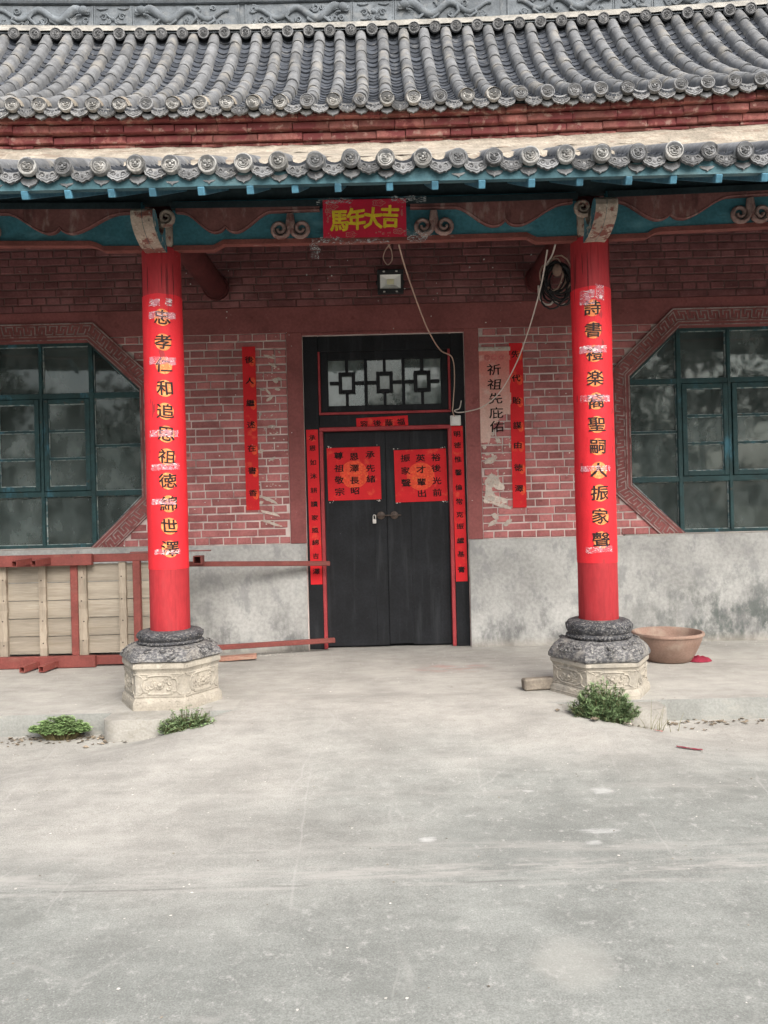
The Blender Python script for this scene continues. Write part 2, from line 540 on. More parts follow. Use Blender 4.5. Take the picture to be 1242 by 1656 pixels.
def mat_glass(name, dirt, streak):
    t = NT(name)
    dif = t.bsdf(t.mul((.205, .245, .238), t.ramp(t.rnd(), 0, 1, .75, 1.25)), .9, .1)
    tr = t.n.new('ShaderNodeBsdfTransparent')
    tr.inputs[0].default_value = (.45, .58, .55, 1)
    gl = t.n.new('ShaderNodeBsdfGlossy')
    gl.inputs['Roughness'].default_value = .035
    gl.inputs['Color'].default_value = (.9, .95, .95, 1)
    fr = t.n.new('ShaderNodeFresnel')
    fr.inputs['IOR'].default_value = 1.6
    bp = t.n.new('ShaderNodeBump')
    bp.inputs['Strength'].default_value = .02
    bp.inputs['Distance'].default_value = .02
    t.link(t.noise(3.2, 2, (1, 1, 1)), bp.inputs['Height'])
    t.link(bp.outputs[0], gl.inputs['Normal'])
    d = t.ramp(t.noise(5, 6, (1, 1, .6)), .35, .75, dirt * .5, dirt * 1.4)
    d = t.math('MAXIMUM', d, t.ramp(t.noise(34, 3, (1, 1, .35)), .71, .74, 0, streak))
    m1 = t.n.new('ShaderNodeMixShader')
    t.link(d, m1.inputs[0])
    t.link(tr.outputs[0], m1.inputs[1])
    t.link(dif.outputs[0], m1.inputs[2])
    m2 = t.n.new('ShaderNodeMixShader')
    t.link(fr.outputs[0], m2.inputs[0])
    t.link(m1.outputs[0], m2.inputs[1])
    t.link(gl.outputs[0], m2.inputs[2])
    t.link(m2.outputs[0], t.out.inputs['Surface'])
    return t.mat


M['glass'] = mat_glass('dusty_window_glass', .42, .9)
M['glass_transom'] = mat_glass('dusty_transom_glass', .80, .3)


def mat_tape():
    t = NT('clear_sticky_tape')
    w = t.ramp(t.noise(30, 5, (.7, .7, 1.5), (0, 0, 0), .6, 2.0), .55, .61)
    a = t.math('ADD', t.math('MULTIPLY', w, .40), t.ramp(t.noise(14, 3, (1, 1, .5)), .42, .58, .25, .62))
    a = t.math('MULTIPLY', a, t.ramp(t.noise(26, 4), .34, .40))
    col = t.mix(w, (.72, .34, .40), (.82, .72, .70))
    return t.done(t.bsdf(col, .22, .6, t.noise(70, 3), .5, .003, 0, a))


M['tape'] = mat_tape()


def mat_film():
    t = NT('crinkled_clear_film')
    a = t.ramp(t.noise(42, 5, (.6, 1, 1.5), (0, 0, 0), .6, 1.5), .50, .64, .06, .85)
    return t.done(t.bsdf((.60, .62, .62), .2, .6, t.noise(60, 3), .6, .004, 0, a))


M['film'] = mat_film()


def mat_pink():
    t = NT('faded_pink_paper')
    z = t.axis(2)
    col = t.mix(t.ramp(z, 2.35, 3.2), (.62, .42, .36), (.60, .20, .17))
    col = t.mix(t.ramp(t.noise(9, 5), .5, .7, 0, .5), col, (.66, .50, .44))
    return t.done(t.bsdf(t.mul(col, t.ramp(t.noise(50, 3), .3, .7, .92, 1.08)), .8, .2, t.noise(20, 4), .3, .004))


M['pink_paper'] = mat_pink()


def mat_dado():
    t = NT('stained_cement_render')
    z = t.axis(2)
    col = t.mul((.415, .415, .40), t.ramp(t.noise(1.7, 6), .3, .7, .80, 1.14))
    col = t.mul(col, t.ramp(t.noise(26, 5), .3, .7, .88, 1.10))
    # scraped pale patches and damp grey stains, strongest near the floor
    col = t.mix(t.ramp(t.noise(6, 7, (1, 1, .7), (4, 0, 1), .65), .50, .64, 0, .6), col, (.245, .25, .25))
    low = t.ramp(z, .75, .02)
    st = t.math('MULTIPLY', low, t.ramp(t.noise(3.2, 7, (1, 1, .55), (9, 2, 5), .68), .45, .66))
    col = t.mix(t.math('MULTIPLY', st, .85), col, (.10, .105, .108))
    xr = t.ramp(t.axis(0), 2.2, 3.6)
    st2 = t.math('MULTIPLY', t.math('MULTIPLY', t.ramp(z, 1.0, .25), xr), t.ramp(t.noise(5.5, 8, (1, 1, .6), (2, 7, 1), .7), .42, .62))
    col = t.mix(t.math('MULTIPLY', st2, .85), col, (.09, .105, .10))
    col = t.mix(t.ramp(t.noise(14, 6, (1, 1, .5), (7, 0, 3), .7), .60, .70, 0, .6), col, (.43, .425, .41))
    col = t.mix(t.ramp(z, .12, .0, 0, .5), col, (.34, .31, .265))
    return t.done(t.bsdf(col, .9, .2, t.noise(30, 7), .5, .006))


M['dado'] = mat_dado()


def mat_ground():
    t = NT('worn_concrete')
    x, y = t.axis(0), t.axis(1)
    n_edge = t.noise(.8, 5)
    yy = t.math('ADD', y, t.math('MULTIPLY', t.math('SUBTRACT', n_edge, .5), 2.2))
    near = t.ramp(yy, -4.6, -2.5)                    # 0 in the open yard, 1 under the porch (dusty)
    xx = t.math('ADD', x, t.math('MULTIPLY', t.math('SUBTRACT', n_edge, .5), 3.0))
    left = t.ramp(xx, 0.9, -1.4)
    dusty = t.math('MAXIMUM', near, t.math('MULTIPLY', left, t.ramp(yy, -5.9, -4.3, 0, .8)))
    col = t.mix(dusty, (.236, .245, .230), (.362, .350, .323))
    col = t.mul(col, t.ramp(t.noise(1.6, 8, S1, (3, 3, 0), .68), .3, .7, .84, 1.16))
    col = t.mul(col, t.ramp(t.noise(9, 7, (.45, 1, 1), (1, 0, 0), .7), .32, .68, .91, 1.08))
    col = t.mul(col, t.ramp(t.noise(150, 4), .3, .7, .82, 1.18))
    # pale worn freckles of exposed aggregate and dust
    open_ = t.math('SUBTRACT', 1.0, t.math('MULTIPLY', dusty, .75))
    col = t.mix(t.math('MULTIPLY', open_, t.ramp(t.noise(13, 10, S1, (5, 5, 0), .82), .53, .66, 0, .75)), col, (.43, .425, .405))
    col = t.mix(t.math('MULTIPLY', open_, t.ramp(t.noise(75, 6, S1, (8, 1, 0), .75), .60, .66, 0, .6)), col, (.50, .49, .47))
    col = t.mix(t.ramp(t.noise(95, 4, S1, (3, 7, 0), .7), .62, .68, 0, .45), col, (.14, .14, .13))
    col = t.mix(t.math('MULTIPLY', open_, t.ramp(t.noise(4, 8, (.6, 1, 1), (2, 9, 0), .75), .52, .70, 0, .55)), col, (.165, .172, .16))
    col = t.mix(t.ramp(y, -12, -17), col, (.15, .145, .10))  # unseen yard behind the camera, darkened to cut light bounced under the porch
    # dust swept along the building line, in bands
    for (yc, w, k, ox) in ((-5.00, .13, .75, 0), (-4.75, .10, .45, 4), (-4.05, .06, .35, 7), (-5.14, .03, .5, 2), (-3.55, .12, .3, 3)):
        wob = t.math('ADD', y, t.math('MULTIPLY', t.math('SUBTRACT', t.noise(.7, 3, S1, (ox, 0, 0)), .5), .22))
        band = t.ramp(t.math('ABSOLUTE', t.math('SUBTRACT', wob, yc)), w, w * .15)
        band = t.math('MULTIPLY', band, t.ramp(t.noise(9, 7, (.35, 2.2, 1), (ox, 1, 0), .7), .42, .62))
        col = t.mix(t.math('MULTIPLY', band, k), col, (.39, .378, .355))
    # casting joint: a thin dark wandering line
    wob = t.math('ADD', y, t.math('MULTIPLY', t.math('SUBTRACT', t.noise(1.1, 5, S1, (6, 0, 0)), .5), .07))
    j = t.ramp(t.math('ABSOLUTE', t.math('SUBTRACT', wob, -5.12)), .012, .003)
    j = t.math('MULTIPLY', j, t.ramp(t.noise(3.2, 6, S1, (4, 4, 0), .7), .46, .58))
    col = t.mix(t.math('MULTIPLY', j, .55), col, (.15, .15, .14))
    # hairline cracks filled with pale dust
    for (sc, off, k) in ((.55, (.35, 0, 0), .32), (.8, (7, 3, 0), .32)):
        v = t.n.new('ShaderNodeTexVoronoi')
        v.feature = 'DISTANCE_TO_EDGE'
        v.inputs['Scale'].default_value = sc
        mp = t.n.new('ShaderNodeMix')
        mp.data_type = 'VECTOR'
        mp.inputs[0].default_value = .16
        nn = t.n.new('ShaderNodeTexNoise')
        nn.inputs['Scale'].default_value = 2.4
        nn.inputs['Detail'].default_value = 5
        t.link(t.vec((1.6, .55, 0), off), nn.inputs['Vector'])
        t.link(t.vec((1.6, .55, 0), off), mp.inputs[4])
        t.link(nn.outputs['Color'], mp.inputs[5])
        t.link(mp.outputs[1], v.inputs['Vector'])
        c = t.math('MULTIPLY', t.ramp(v.outputs['Distance'], .0075, .001), t.ramp(t.noise(1.3, 4, S1, off), .48, .62))
        col = t.mix(t.math('MULTIPLY', c, k), col, (.42, .41, .39))
    # reddish smear of firecracker dye before the door
    sm = t.math('MULTIPLY', t.ramp(t.math('ABSOLUTE', t.math('SUBTRACT', x, .62)), .5, .1), t.ramp(t.math('ABSOLUTE', t.math('SUBTRACT', y, -1.15)), .28, .05))
    col = t.mix(t.math('MULTIPLY', sm, t.ramp(t.noise(5, 6, (1, 2, 1)), .42, .66, 0, .55)), col, (.42, .22, .20))
    # brushed patches of white lime
    for (px, py, wx, wy) in ((1.226, -4.08, .075, .05), (1.065, -4.60, .115, .035), (.996, -4.74, .045, .03), (.18, -4.655, .05, .035), (.80, -4.06, .04, .02)):
        e = t.math('ADD', t.math('POWER', t.math('ABSOLUTE', t.math('DIVIDE', t.math('SUBTRACT', x, px), wx)), 3.0),
                   t.math('POWER', t.math('ABSOLUTE', t.math('DIVIDE', t.math('SUBTRACT', y, py), wy)), 2.0))
        e = t.math('ADD', e, t.math('MULTIPLY', t.math('SUBTRACT', t.noise(34, 7, (.30, 1.6, 1), (px, 0, 0), .75), .5), 4.2))
        col = t.mix(t.ramp(e, 1.2, -.9, 0, .72), col, (.60, .60, .59))
    # round spill of pale cement
    e = t.math('ADD', t.math('POWER', t.math('DIVIDE', t.math('SUBTRACT', x, .646), .15), 2.0), t.math('POWER', t.math('DIVIDE', t.math('SUBTRACT', y, -5.755), .17), 2.0))
    e = t.math('ADD', e, t.math('MULTIPLY', t.math('SUBTRACT', t.noise(8, 6), .5), 1.5))
    col = t.mix(t.ramp(e, 1.5, .2, 0, .45), col, (.38, .375, .345))
    h = t.math('ADD', t.noise(55, 6, S1, (0, 0, 0), .7), t.math('MULTIPLY', t.noise(9, 4), .8))
    return t.done(t.bsdf(col, .92, .2, h, .30, .004))


M['ground'] = mat_ground()

# ------------------------------------------------------------------ the setting: yard and porch floor
def sstep(a, b, x):
    u = min(1, max(0, (x - a) / (b - a)))
    return u * u * (3 - 2 * u)


def ground_z(x, y):
    flare = 1.18 + max(0.0, -2.5 - y) * .25
    w = 1 - sstep(flare, flare + .45 + max(0.0, -2.5 - y) * .9, abs(x - .03))
    z = -.157 + .163 * w * sstep(-4.5, -2.35, y) + .004 * nz(x * .8, y * .8, 3) * sstep(-3.0, -4.0, y)
    if y > -2.2:
        z -= (y + 2.2) * .3
    return z


def axis_steps(*seg):
    out = []
    for a, b, s in seg:
        n = max(1, round((b - a) / s))
        out += [a + (b - a) * i / n for i in range(n)]
    return out + [seg[-1][1]]


gx = axis_steps((-90, -12, 13), (-12, -4, 1), (-4, 4, .08), (4, 12, 1), (12, 90, 13))
gy = axis_steps((-110, -12, 14), (-12, -6.6, .6), (-6.6, -2.0, .08))
gm = MB()
gv = [(x, y, ground_z(x, y)) for y in gy for x in gx]
nx = len(gx)
gf = [(j * nx + i, j * nx + i + 1, (j + 1) * nx + i + 1, (j + 1) * nx + i) for j in range(len(gy) - 1) for i in range(nx - 1)]
gm.add(gv, gf)
ground = gm.build('ground', M['ground'], None, smooth=50)
ground['kind'] = 'structure'

pf = MB()
def pfloor(u, v):
    x = -8 + 16 * u
    y = -2.565 + 2.95 * v
    return (x, y, .002 * nz(x * 3, y * 3))
pf.grid(160, 30, pfloor)
# front face of the platform, slightly battered and rounded
pff = MB()
pff.grid(160, 3, lambda u, v: (-8 + 16 * u, -2.565 - .022 * (1 - (1 - v) ** 2) - .006 * nz(u * 60, v * 4) * v, +.0012 - .245 * v))
porch = pf.build('porch_floor', M['ground'], None, smooth=30)
porch['kind'] = 'structure'
M['step_face'] = worn('shaded_step_face', (.25, .255, .24), .95, .15, .15, 3, 60, .6, .005, 0, [((.34, .33, .30), 6, .5, .7, (1, 1, 2), .6)])  # darker than the porch top: shade on the front painted into the colour
pff.build('step_face', M['step_face'], porch, smooth=30)

# ------------------------------------------------------------------ the hall
hall = thing('ancestral_hall', 'red brick ancestral hall with grey tiled double eaves, red columns and black door', 'building')

WL = (-4.89, -2.64)          # glass extents of the left octagonal window
WR = (2.72, 4.97)
WZ = (1.19, 3.46)
CX_, CZ_ = .57, .54          # corner cuts of the octagons
DX = (-.853, .919)           # outer edges of the door frame
DZ = 3.455
ZB0, ZB1 = 3.49, 3.774       # smooth band above the door


def octagon(wx, off=0.0):
    x0, x1 = wx
    z0, z1 = WZ
    pts = [(x0 + CX_, z0), (x1 - CX_, z0), (x1, z0 + CZ_), (x1, z1 - CZ_), (x1 - CX_, z1), (x0 + CX_, z1), (x0, z1 - CZ_), (x0, z0 + CZ_)]
    if off == 0:
        return pts
    n = len(pts)
    out = []
    for i in range(n):
        p0, p1, p2 = Vector(pts[i - 1]), Vector(pts[i]), Vector(pts[(i + 1) % n])
        d1, d2 = (p1 - p0).normalized(), (p2 - p1).normalized()
        n1, n2 = Vector((d1.y, -d1.x)), Vector((d2.y, -d2.x))
        b = (n1 + n2).normalized()
        out.append(tuple(p1 + b * (off / b.dot(n1))))
    return out


def oct_dist(wx, x, z):
    """signed distance-like value outside the octagon (max over its sides)"""
    pts = octagon(wx)
    best = -9
    for i in range(8):
        p0, p1 = Vector(pts[i]), Vector(pts[(i + 1) % 8])
        d = (p1 - p0).normalized()
        best = max(best, (Vector((x, z)) - p0).dot(Vector((d.y, -d.x))))
    return best


# mortar body of the front wall with its openings
wall = MB()
zt = 5.35
for (x0, x1, z0, z1) in ((-8, WL[0], 0, zt), (WL[1], DX[0], 0, zt), (DX[0], DX[1], DZ, zt), (DX[1], WR[0], 0, zt), (WR[1], 8, 0, zt),
                         (WL[0], WL[1], 0, WZ[0]), (WL[0], WL[1], WZ[1], zt), (WR[0], WR[1], 0, WZ[0]), (WR[0], WR[1], WZ[1], zt)):
    wall.box(x0, x1, 0, .25, z0, z1)
for wx in (WL, WR):
    for sx, xe in ((1, wx[0]), (-1, wx[1])):
        for sz, ze in ((1, WZ[0]), (-1, WZ[1])):
            wall.prism([(xe, ze), (xe + sx * CX_, ze), (xe, ze + sz * CZ_)], 'y', 0, .25)
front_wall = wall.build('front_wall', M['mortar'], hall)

# dim room behind the glass
room = MB()
room.box(-8, 8, 3.6, 3.7, 0, 5.3)
room.box(-8, 8, .26, 3.6, -.05, -.01)
room.box(-8, 8, .26, 3.6, 5.3, 5.4)
room.box(-8.1, -8, .26, 3.6, 0, 5.3)
room.box(8, 8.1, .26, 3.6, 0, 5.3)
room.build('inner_room', M['room'], hall)


# bricks
def brick_mesh(L, h, t, seed):
    rr = random.Random(seed)
    c = .005
    j = lambda: rr.uniform(-.0022, .0022)
    v = []
    for (y, m) in ((t, 0), (c, 0), (0, c)):
        for (sx, sz) in ((-1, -1), (1, -1), (1, 1), (-1, 1)):
            v.append((sx * (L / 2 - m) + j(), y - (rr.uniform(0, .002) if y == 0 else 0), sz * (h / 2 - m) + j()))
    f = [(8, 9, 10, 11)]
    for a in (0, 4):
        for k in range(4):
            f.append((a + k, a + (k + 1) % 4, a + 4 + (k + 1) % 4, a + 4 + k))
    mb = MB()
    mb.add(v, f)
    return mb.mesh('brick', M['brick'])


BR_S = [brick_mesh(.298, .070, .03, i) for i in range(5)]
BR_H = [brick_mesh(.143, .070, .03, 20 + i) for i in range(5)]
bricks = []


def course(x0, x1, z, odd, ok):
    x = x0 - random.uniform(0, .15)
    header = odd
    while x < x1:
        L = .155 if header else .311
        if random.random() < .07:
            L = .311 if header else .155
        a, b = max(x, x0), min(x + L, x1)
        if b - a > .05:
            xc = (a + b) / 2
            if ok(xc, z, b - a):
                small = (b - a) < .22
                me = random.choice(BR_H if small else BR_S)
                sc = ((b - a) - .0125) / (.143 if small else .298)
                Mx = Matrix.Translation((xc, -.0075 + random.uniform(-.002, .0015), z + random.uniform(-.0018, .0018))) @ Matrix.Rotation(random.uniform(-.006, .006), 4, 'Y') @ Matrix.Diagonal((sc, 1, 1, 1))
                bricks.append((me, Mx, b - a))
        x += L


CH = (ZB0 - 1.178) / 27
for k in range(27):
    z = 1.178 + CH * (k + .5)
    odd = k % 2 == 0
    ok = lambda x, z, L: oct_dist(WL, x, z) > .16 and oct_dist(WR, x, z) > .16
    course(-5.6, -1.028, z, odd, ok)
    course(1.08, 5.6, z, odd, ok)
for k in range(12):
    z = ZB1 + CH * (k + .5)
    ok = lambda x, z, L: oct_dist(WL, x, z) > .16 and oct_dist(WR, x, z) > .16
    course(-5.6, 5.6, z, k % 2 == 1, ok)
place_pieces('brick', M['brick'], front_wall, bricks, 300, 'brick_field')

# red plaster band and the strips that frame the door
bandm = MB()
bandm.box(-6, 6, -.013, .02, ZB0, ZB1, .004)
bandm.box(-1.028, DX[0] - .002, -.016, .1, 1.178, ZB0 - .001, .004)
bandm.box(DX[1] + .002, 1.08, -.016, .1, 1.178, ZB0 - .001, .004)
bandm.box(DX[0] - .001, DX[1] + .001, -.0155, .1, DZ + .001, ZB0 - .001, .003)
bandm.build('plaster_band', M['plaster_red'], front_wall)

dado = MB()
def dado_box(x0, x1):
    n = int((x1 - x0) / .12)
    dado.grid(n, 8, lambda u, v: (x0 + (x1 - x0) * u, -.038 + .006 * nz((x0 + (x1 - x0) * u) * 1.5, v * 2), -.03 + 1.205 * v))
    dado.grid(n, 1, lambda u, v: (x0 + (x1 - x0) * u, -.038 + .006 * nz((x0 + (x1 - x0) * u) * 1.5, 2.0) + .3 * v, 1.175 + .008 * v))
    for x in (x0, x1):
        dado.add([(x, -.036, -.03), (x, .2, -.03), (x, .2, 1.178), (x, -.036, 1.175)], [(0, 1, 2, 3)])
dado_box(-8, -.862)
dado_box(.925, 8)
dado.build('cement_dado', M['dado'], front_wall)


# ------------------------------------------------------------------ octagonal windows
def ring_side(mb, wx, o0, o1, y0, y1, sides, mi=0):
    a, b = octagon(wx, o0), octagon(wx, o1)
    for i in sides:
        j = (i + 1) % 8
        p = [(a[i], y0), (a[j], y0), (b[j], y0), (b[i], y0), (a[i], y1), (a[j], y1), (b[j], y1), (b[i], y1)]
        mb.add([(q[0][0], q[1], q[0][1]) for q in p], [(0, 1, 2, 3), (4, 7, 6, 5), (0, 4, 5, 1), (1, 5, 6, 2), (2, 6, 7, 3), (3, 7, 4, 0)], mi)


KEY = [((0, 0), (0, 1)), ((0, 1), (.64, 1)), ((.64, 1), (.64, .5)), ((.34, 0), (1.0, 0)), ((.34, 0), (.34, .55))]


def window(wx, cols, name='octagon_window'):
    fr = MB()
    yf0, yf1 = .085, .15
    zr = [WZ[0], 1.785, 2.87, WZ[1]]
    # outer frame around the opening
    inner = octagon(wx, -.035)
    outer = octagon(wx, .02)
    for i in range(8):
        j = (i + 1) % 8
        q = [inner[i], inner[j], outer[j], outer[i]]
        fr.prism(q, 'y', yf0, yf1)
    bw = .024
    for x in cols[1:-1]:
        w = bw if abs(x - cols[2]) > .01 else .018
        fr.box(x - w, x + w, yf0 - .012, yf1, WZ[0] + .02, WZ[1] - .02, .004)
    for z in zr[1:3]:
        fr.box(wx[0] + .02, wx[1] - .02, yf0 - .006, yf1 - .004, z - .03, z + .03, .004)
    zm = 2.31
    for (a, b) in ((wx[0], cols[1]), (cols[3], wx[1])):
        fr.box(a + .02, b - .02, yf0 + .012, yf1 - .008, zm - .012, zm + .012)
    wobj = fr.build(name, M['win_frame'], hall)
    # casement sashes
    pane_cells = []
    for (a, b) in ((cols[1], cols[2]), (cols[2], cols[3])):
        sa = MB()
        a1, b1, z0, z1 = a + .028, b - .022, zr[1] + .034, zr[2] - .034
        y0, y1 = yf0 - .020, yf1 - .012
        w = .052
        sa.box(a1, a1 + w, y0, y1, z0, z1, .004)
        sa.box(b1 - w, b1, y0, y1, z0, z1, .004)
        sa.box(a1 + w + .001, b1 - w - .001, y0 + .002, y1, z0, z0 + w, .004)
        sa.box(a1 + w + .001, b1 - w - .001, y0 + .002, y1, z1 - w, z1, .004)
        zi0, zi1 = z0 + w, z1 - w
        for k in (1, 2):
            zc = zi0 + (zi1 - zi0) * k / 3
            sa.box(a1 + w + .002, b1 - w - .002, y0 + .01, y1 - .01, zc - .011, zc + .011)
        sa.build('sash', M['win_frame'], wobj)
        for k in range(3):
            e0 = zi0 + (zi1 - zi0) * k / 3 + (.012 if k else .004)
            e1 = zi0 + (zi1 - zi0) * (k + 1) / 3 - (.012 if k < 2 else .004)
            pane_cells.append(([(a1 + w, e0), (b1 - w, e0), (b1 - w, e1), (a1 + w, e1)], y0 + .03))
    yp = yf0 + .035
    e = .024
    for (c0, c1) in ((0, 1), (3, 4)):
        a = cols[c0] + (e if c0 else .035)
        b = cols[c1] - (e if c1 < 4 else .035)
        for (z0, z1) in ((zr[1] + .03, zm - .012), (zm + .012, zr[2] - .03)):
            pane_cells.append(([(a, z0), (b, z0), (b, z1), (a, z1)], yp))
    for (c0, c1) in ((1, 2), (2, 3)):
        a, b = cols[c0] + e, cols[c1] - e
        for (z0, z1) in ((zr[0] + .035, zr[1] - .03), (zr[2] + .03, zr[3] - .035)):
            pane_cells.append(([(a, z0), (b, z0), (b, z1), (a, z1)], yp))
    # corner cells: triangles
    L, Rr, B, T = wx[0] + .035, wx[1] - .035, WZ[0] + .035, WZ[1] - .035
    k_ = CZ_ / CX_
    for (xin, xo, s) in ((cols[1] - e, L, 1), (cols[3] + e, Rr, -1)):
        for (zin, zo, q) in ((zr[1] - .03, B, 1), (zr[2] + .03, T, -1)):
            pane_cells.append(([(xo, zin), (xin, zin), (xin, zo), (xo + s * .02, zin - q * .02)][::1] if abs(zin - zo) < .05 else
                               [(xo + s * .012, zin), (xin, zin), (xin, zo + q * .02)], yp))
    pt = MB()
    for poly, y in pane_cells:
        cx = sum(p[0] for p in poly) / len(poly)
        cz = sum(p[1] for p in poly) / len(poly)
        tx, tz = random.uniform(-.008, .008), random.uniform(-.008, .008)
        m = MB()
        n = len(poly)
        v = [(p[0], y + (p[0] - cx) * tx + (p[1] - cz) * tz, p[1]) for p in poly]
        v += [(p[0], q[1] + .004, p[1]) for p, q in zip(poly, v)]
        m.add(v, [tuple(range(n)), tuple(range(2 * n - 1, n - 1, -1))] + [(i, i + n, (i + 1) % n + n, (i + 1) % n) for i in range(n)])
        m.build('pane', M['glass'], wobj)
        # putty bead around the pane
        for i in range(n):
            p, q = poly[i], poly[(i + 1) % n]
            pt.bar((p[0], y - .004, p[1]), (q[0], y - .004, q[1]), .012, .010 + random.uniform(-.002, .003), up=(0, 1, 0))
    pt.build('putty', M['putty'], wobj)
    # moulded surround on the wall
    sides = [1, 2, 3, 4, 5, 6, 7]
    sr = MB()
    ring_side(sr, wx, 0.0, .192, .02, -.022, sides)
    ring_side(sr, wx, -.004, .012, .16, -.026, sides)
    so = sr.build('window_surround', M['plaster_red'], wobj)
    ln = MB()
    ring_side(ln, wx, .176, .190, -.018, -.031, sides)
    ring_side(ln, wx, .040, .050, -.018, -.029, sides)
    ring_side(ln, wx, .002, .012, -.020, -.029, sides)
    o0, o1 = .068, .158
    A, B_ = octagon(wx, o0), octagon(wx, o1)
    for i in sides:
        j = (i + 1) % 8
        a, b, c, d = Vector(A[i]), Vector(A[j]), Vector(B_[i]), Vector(B_[j])
        Ls = (b - a).length
        n = max(2, round(Ls / .118))
        t0, t1 = .0, 1.0
        def P(u, v):
            u = t0 + (t1 - t0) * u
            q = (a.lerp(b, u)).lerp(c.lerp(d, u), v)
            return (q.x, -.0245, q.y)
        for k in range(n):
            for (u0, v0), (u1, v1) in KEY:
                p0, p1 = P((k + u0 + .1) / (n + .1), v0), P((k + u1 + .1) / (n + .1), v1)
                e_ = (Vector(p1) - Vector(p0)).normalized() * .006
                ln.bar(Vector(p0) - e_, Vector(p1) + e_, random.uniform(.009, .0125), .008, up=(0, 1, 0))
    ln.build('meander_moulding', M['line_grey'], wobj)
    # cement sill
    sl = MB()
    sl.box(wx[0] - .1, wx[1] + .1, -.036, .1, 1.155, 1.188, .006)
    sl.build('window_sill', M['stone_step'], wobj)
    return wobj


window(WL, [WL[0], WL[0] + .57, WL[0] + 1.12, WL[0] + 1.68, WL[1]])
window(WR, [WR[0], WR[0] + .58, WR[0] + 1.135, WR[0] + 1.69, WR[1]])

# ------------------------------------------------------------------ door
YF = .045
df = MB()
df.box(DX[0], -.690, YF, .22, 0.0, DZ, .006)
df.box(.768, DX[1], YF, .22, 0.0, DZ, .006)
df.box(-.689, .767, YF + .002, .22, 3.285, DZ - .001, .006)
df.box(-.689, .767, YF + .004, .22, 2.445, 2.585, .006)
door_frame = df.build('door_frame', M['black_paint'], hall)
tr = MB()
tr.box(-.692, -.654, YF - .012, .20, 0.005, 2.405, .004)
tr.box(.726, .766, YF - .012, .20, 0.005, 2.405, .004)
tr.box(-.692, .766, YF - .014, .20, 2.406, 2.446, .004)
tr.build('red_trim', M['red_trim'], door_frame)
tt = MB()
tt.box(-.690, .768, YF - .006, .1, 2.586, 2.612, .003)
tt.box(-.690, -.668, YF - .004, .1, 2.613, 3.284, .003)
tt.box(.744, .768, YF - .004, .1, 2.613, 3.284, .003)
tt.build('red_trim', M['red_trim'], door_frame)


def leaf(x0, x1, seams):
    o = None
    xs = [x0] + seams + [x1]
    e = MB()
    e.box(x0 + .01, x1 - .01, .155, .18, .03, 2.40)
    lo = e.build('door_leaf', M['black_paint'], hall)
    for i in range(len(xs) - 1):
        b = MB()
        a, c = xs[i] + .0004, xs[i + 1] - .0004
        y = .108 + random.uniform(-.002, .002)
        b.box(a, c, y, .153, .022 + random.choice((0, .014, .03)), 2.402, .0015)
        b.build('board', M['black_paint'], lo)
    return lo


leaf_l = leaf(-.653, .030, [-.105])
leaf_r = leaf(.034, .725, [.30])
th = MB()
th.box(-.654, .726, .19, .24, 0, 2.41)
th.build('door_backing', M['black_paint'], door_frame)

# transom window with lattice
TX0, TX1, TZ0, TZ1 = -.667, .743, 2.612, 3.284
tw = MB()
yb = YF + .02
gx0, gx1, gz0, gz1 = -.585, .668, 2.685, 3.195
tw.box(TX0, gx0, yb, .15, TZ0, TZ1, .004)
tw.box(gx1, TX1, yb, .15, TZ0, TZ1, .004)
tw.box(gx0 + .001, gx1 - .001, yb + .001, .15, TZ0, gz0, .004)
tw.box(gx0 + .001, gx1 - .001, yb + .001, .15, gz1, TZ1, .004)
transom = tw.build('transom_window', M['black_paint'], hall)
cw = (gx1 - gx0) / 3
for k in range(2):
    b = MB()
    xc = gx0 + cw * (k + 1)
    b.box(xc - .017, xc + .017, yb + .012, .13, gz0, gz1, .004)
    b.build('lattice_bar', M['black_paint'], transom)
for k in range(3):
    xc = gx0 + cw * (k + .5)
    zc = (gz0 + gz1) / 2
    sq = MB()
    hw, hh, w = .092, .116, .038
    sq.box(xc - hw, xc - hw + w, yb + .004, .12, zc - hh, zc + hh, .004)
    sq.box(xc + hw - w, xc + hw, yb + .004, .12, zc - hh, zc + hh, .004)
    sq.box(xc - hw + w + .001, xc + hw - w - .001, yb + .005, .12, zc - hh, zc - hh + w, .004)
    sq.box(xc - hw + w + .001, xc + hw - w - .001, yb + .005, .12, zc + hh - w, zc + hh, .004)
    sq.build('lattice_square', M['black_paint'], transom)
    b = MB()
    b.box(xc - .016, xc + .016, yb + .014, .12, zc + hh + .001, gz1, .004)
    b.box(xc - .016, xc + .016, yb + .014, .12, gz0, zc - hh - .001, .004)
    b.box(gx0 + cw * k + .018, xc - hw - .001, yb + .016, .12, zc - .017, zc + .017, .004)
    b.box(xc + hw + .001, gx0 + cw * (k + 1) - .018, yb + .016, .12, zc - .017, zc + .017, .004)
    b.build('lattice_bar', M['black_paint'], transom)
    p = MB()
    tilt = random.uniform(-.01, .01)
    p.add([(gx0 + cw * k, .121 - tilt, gz0), (gx0 + cw * (k + 1), .121, gz0), (gx0 + cw * (k + 1), .121 + tilt, gz1), (gx0 + cw * k, .121, gz1),
           (gx0 + cw * k, .126 - tilt, gz0), (gx0 + cw * (k + 1), .126, gz0), (gx0 + cw * (k + 1), .126 + tilt, gz1), (gx0 + cw * k, .126, gz1)],
          [(0, 1, 2, 3), (7, 6, 5, 4), (0, 4, 5, 1), (1, 5, 6, 2), (2, 6, 7, 3), (3, 7, 4, 0)])
    p.build('pane', M['glass_transom'], transom)
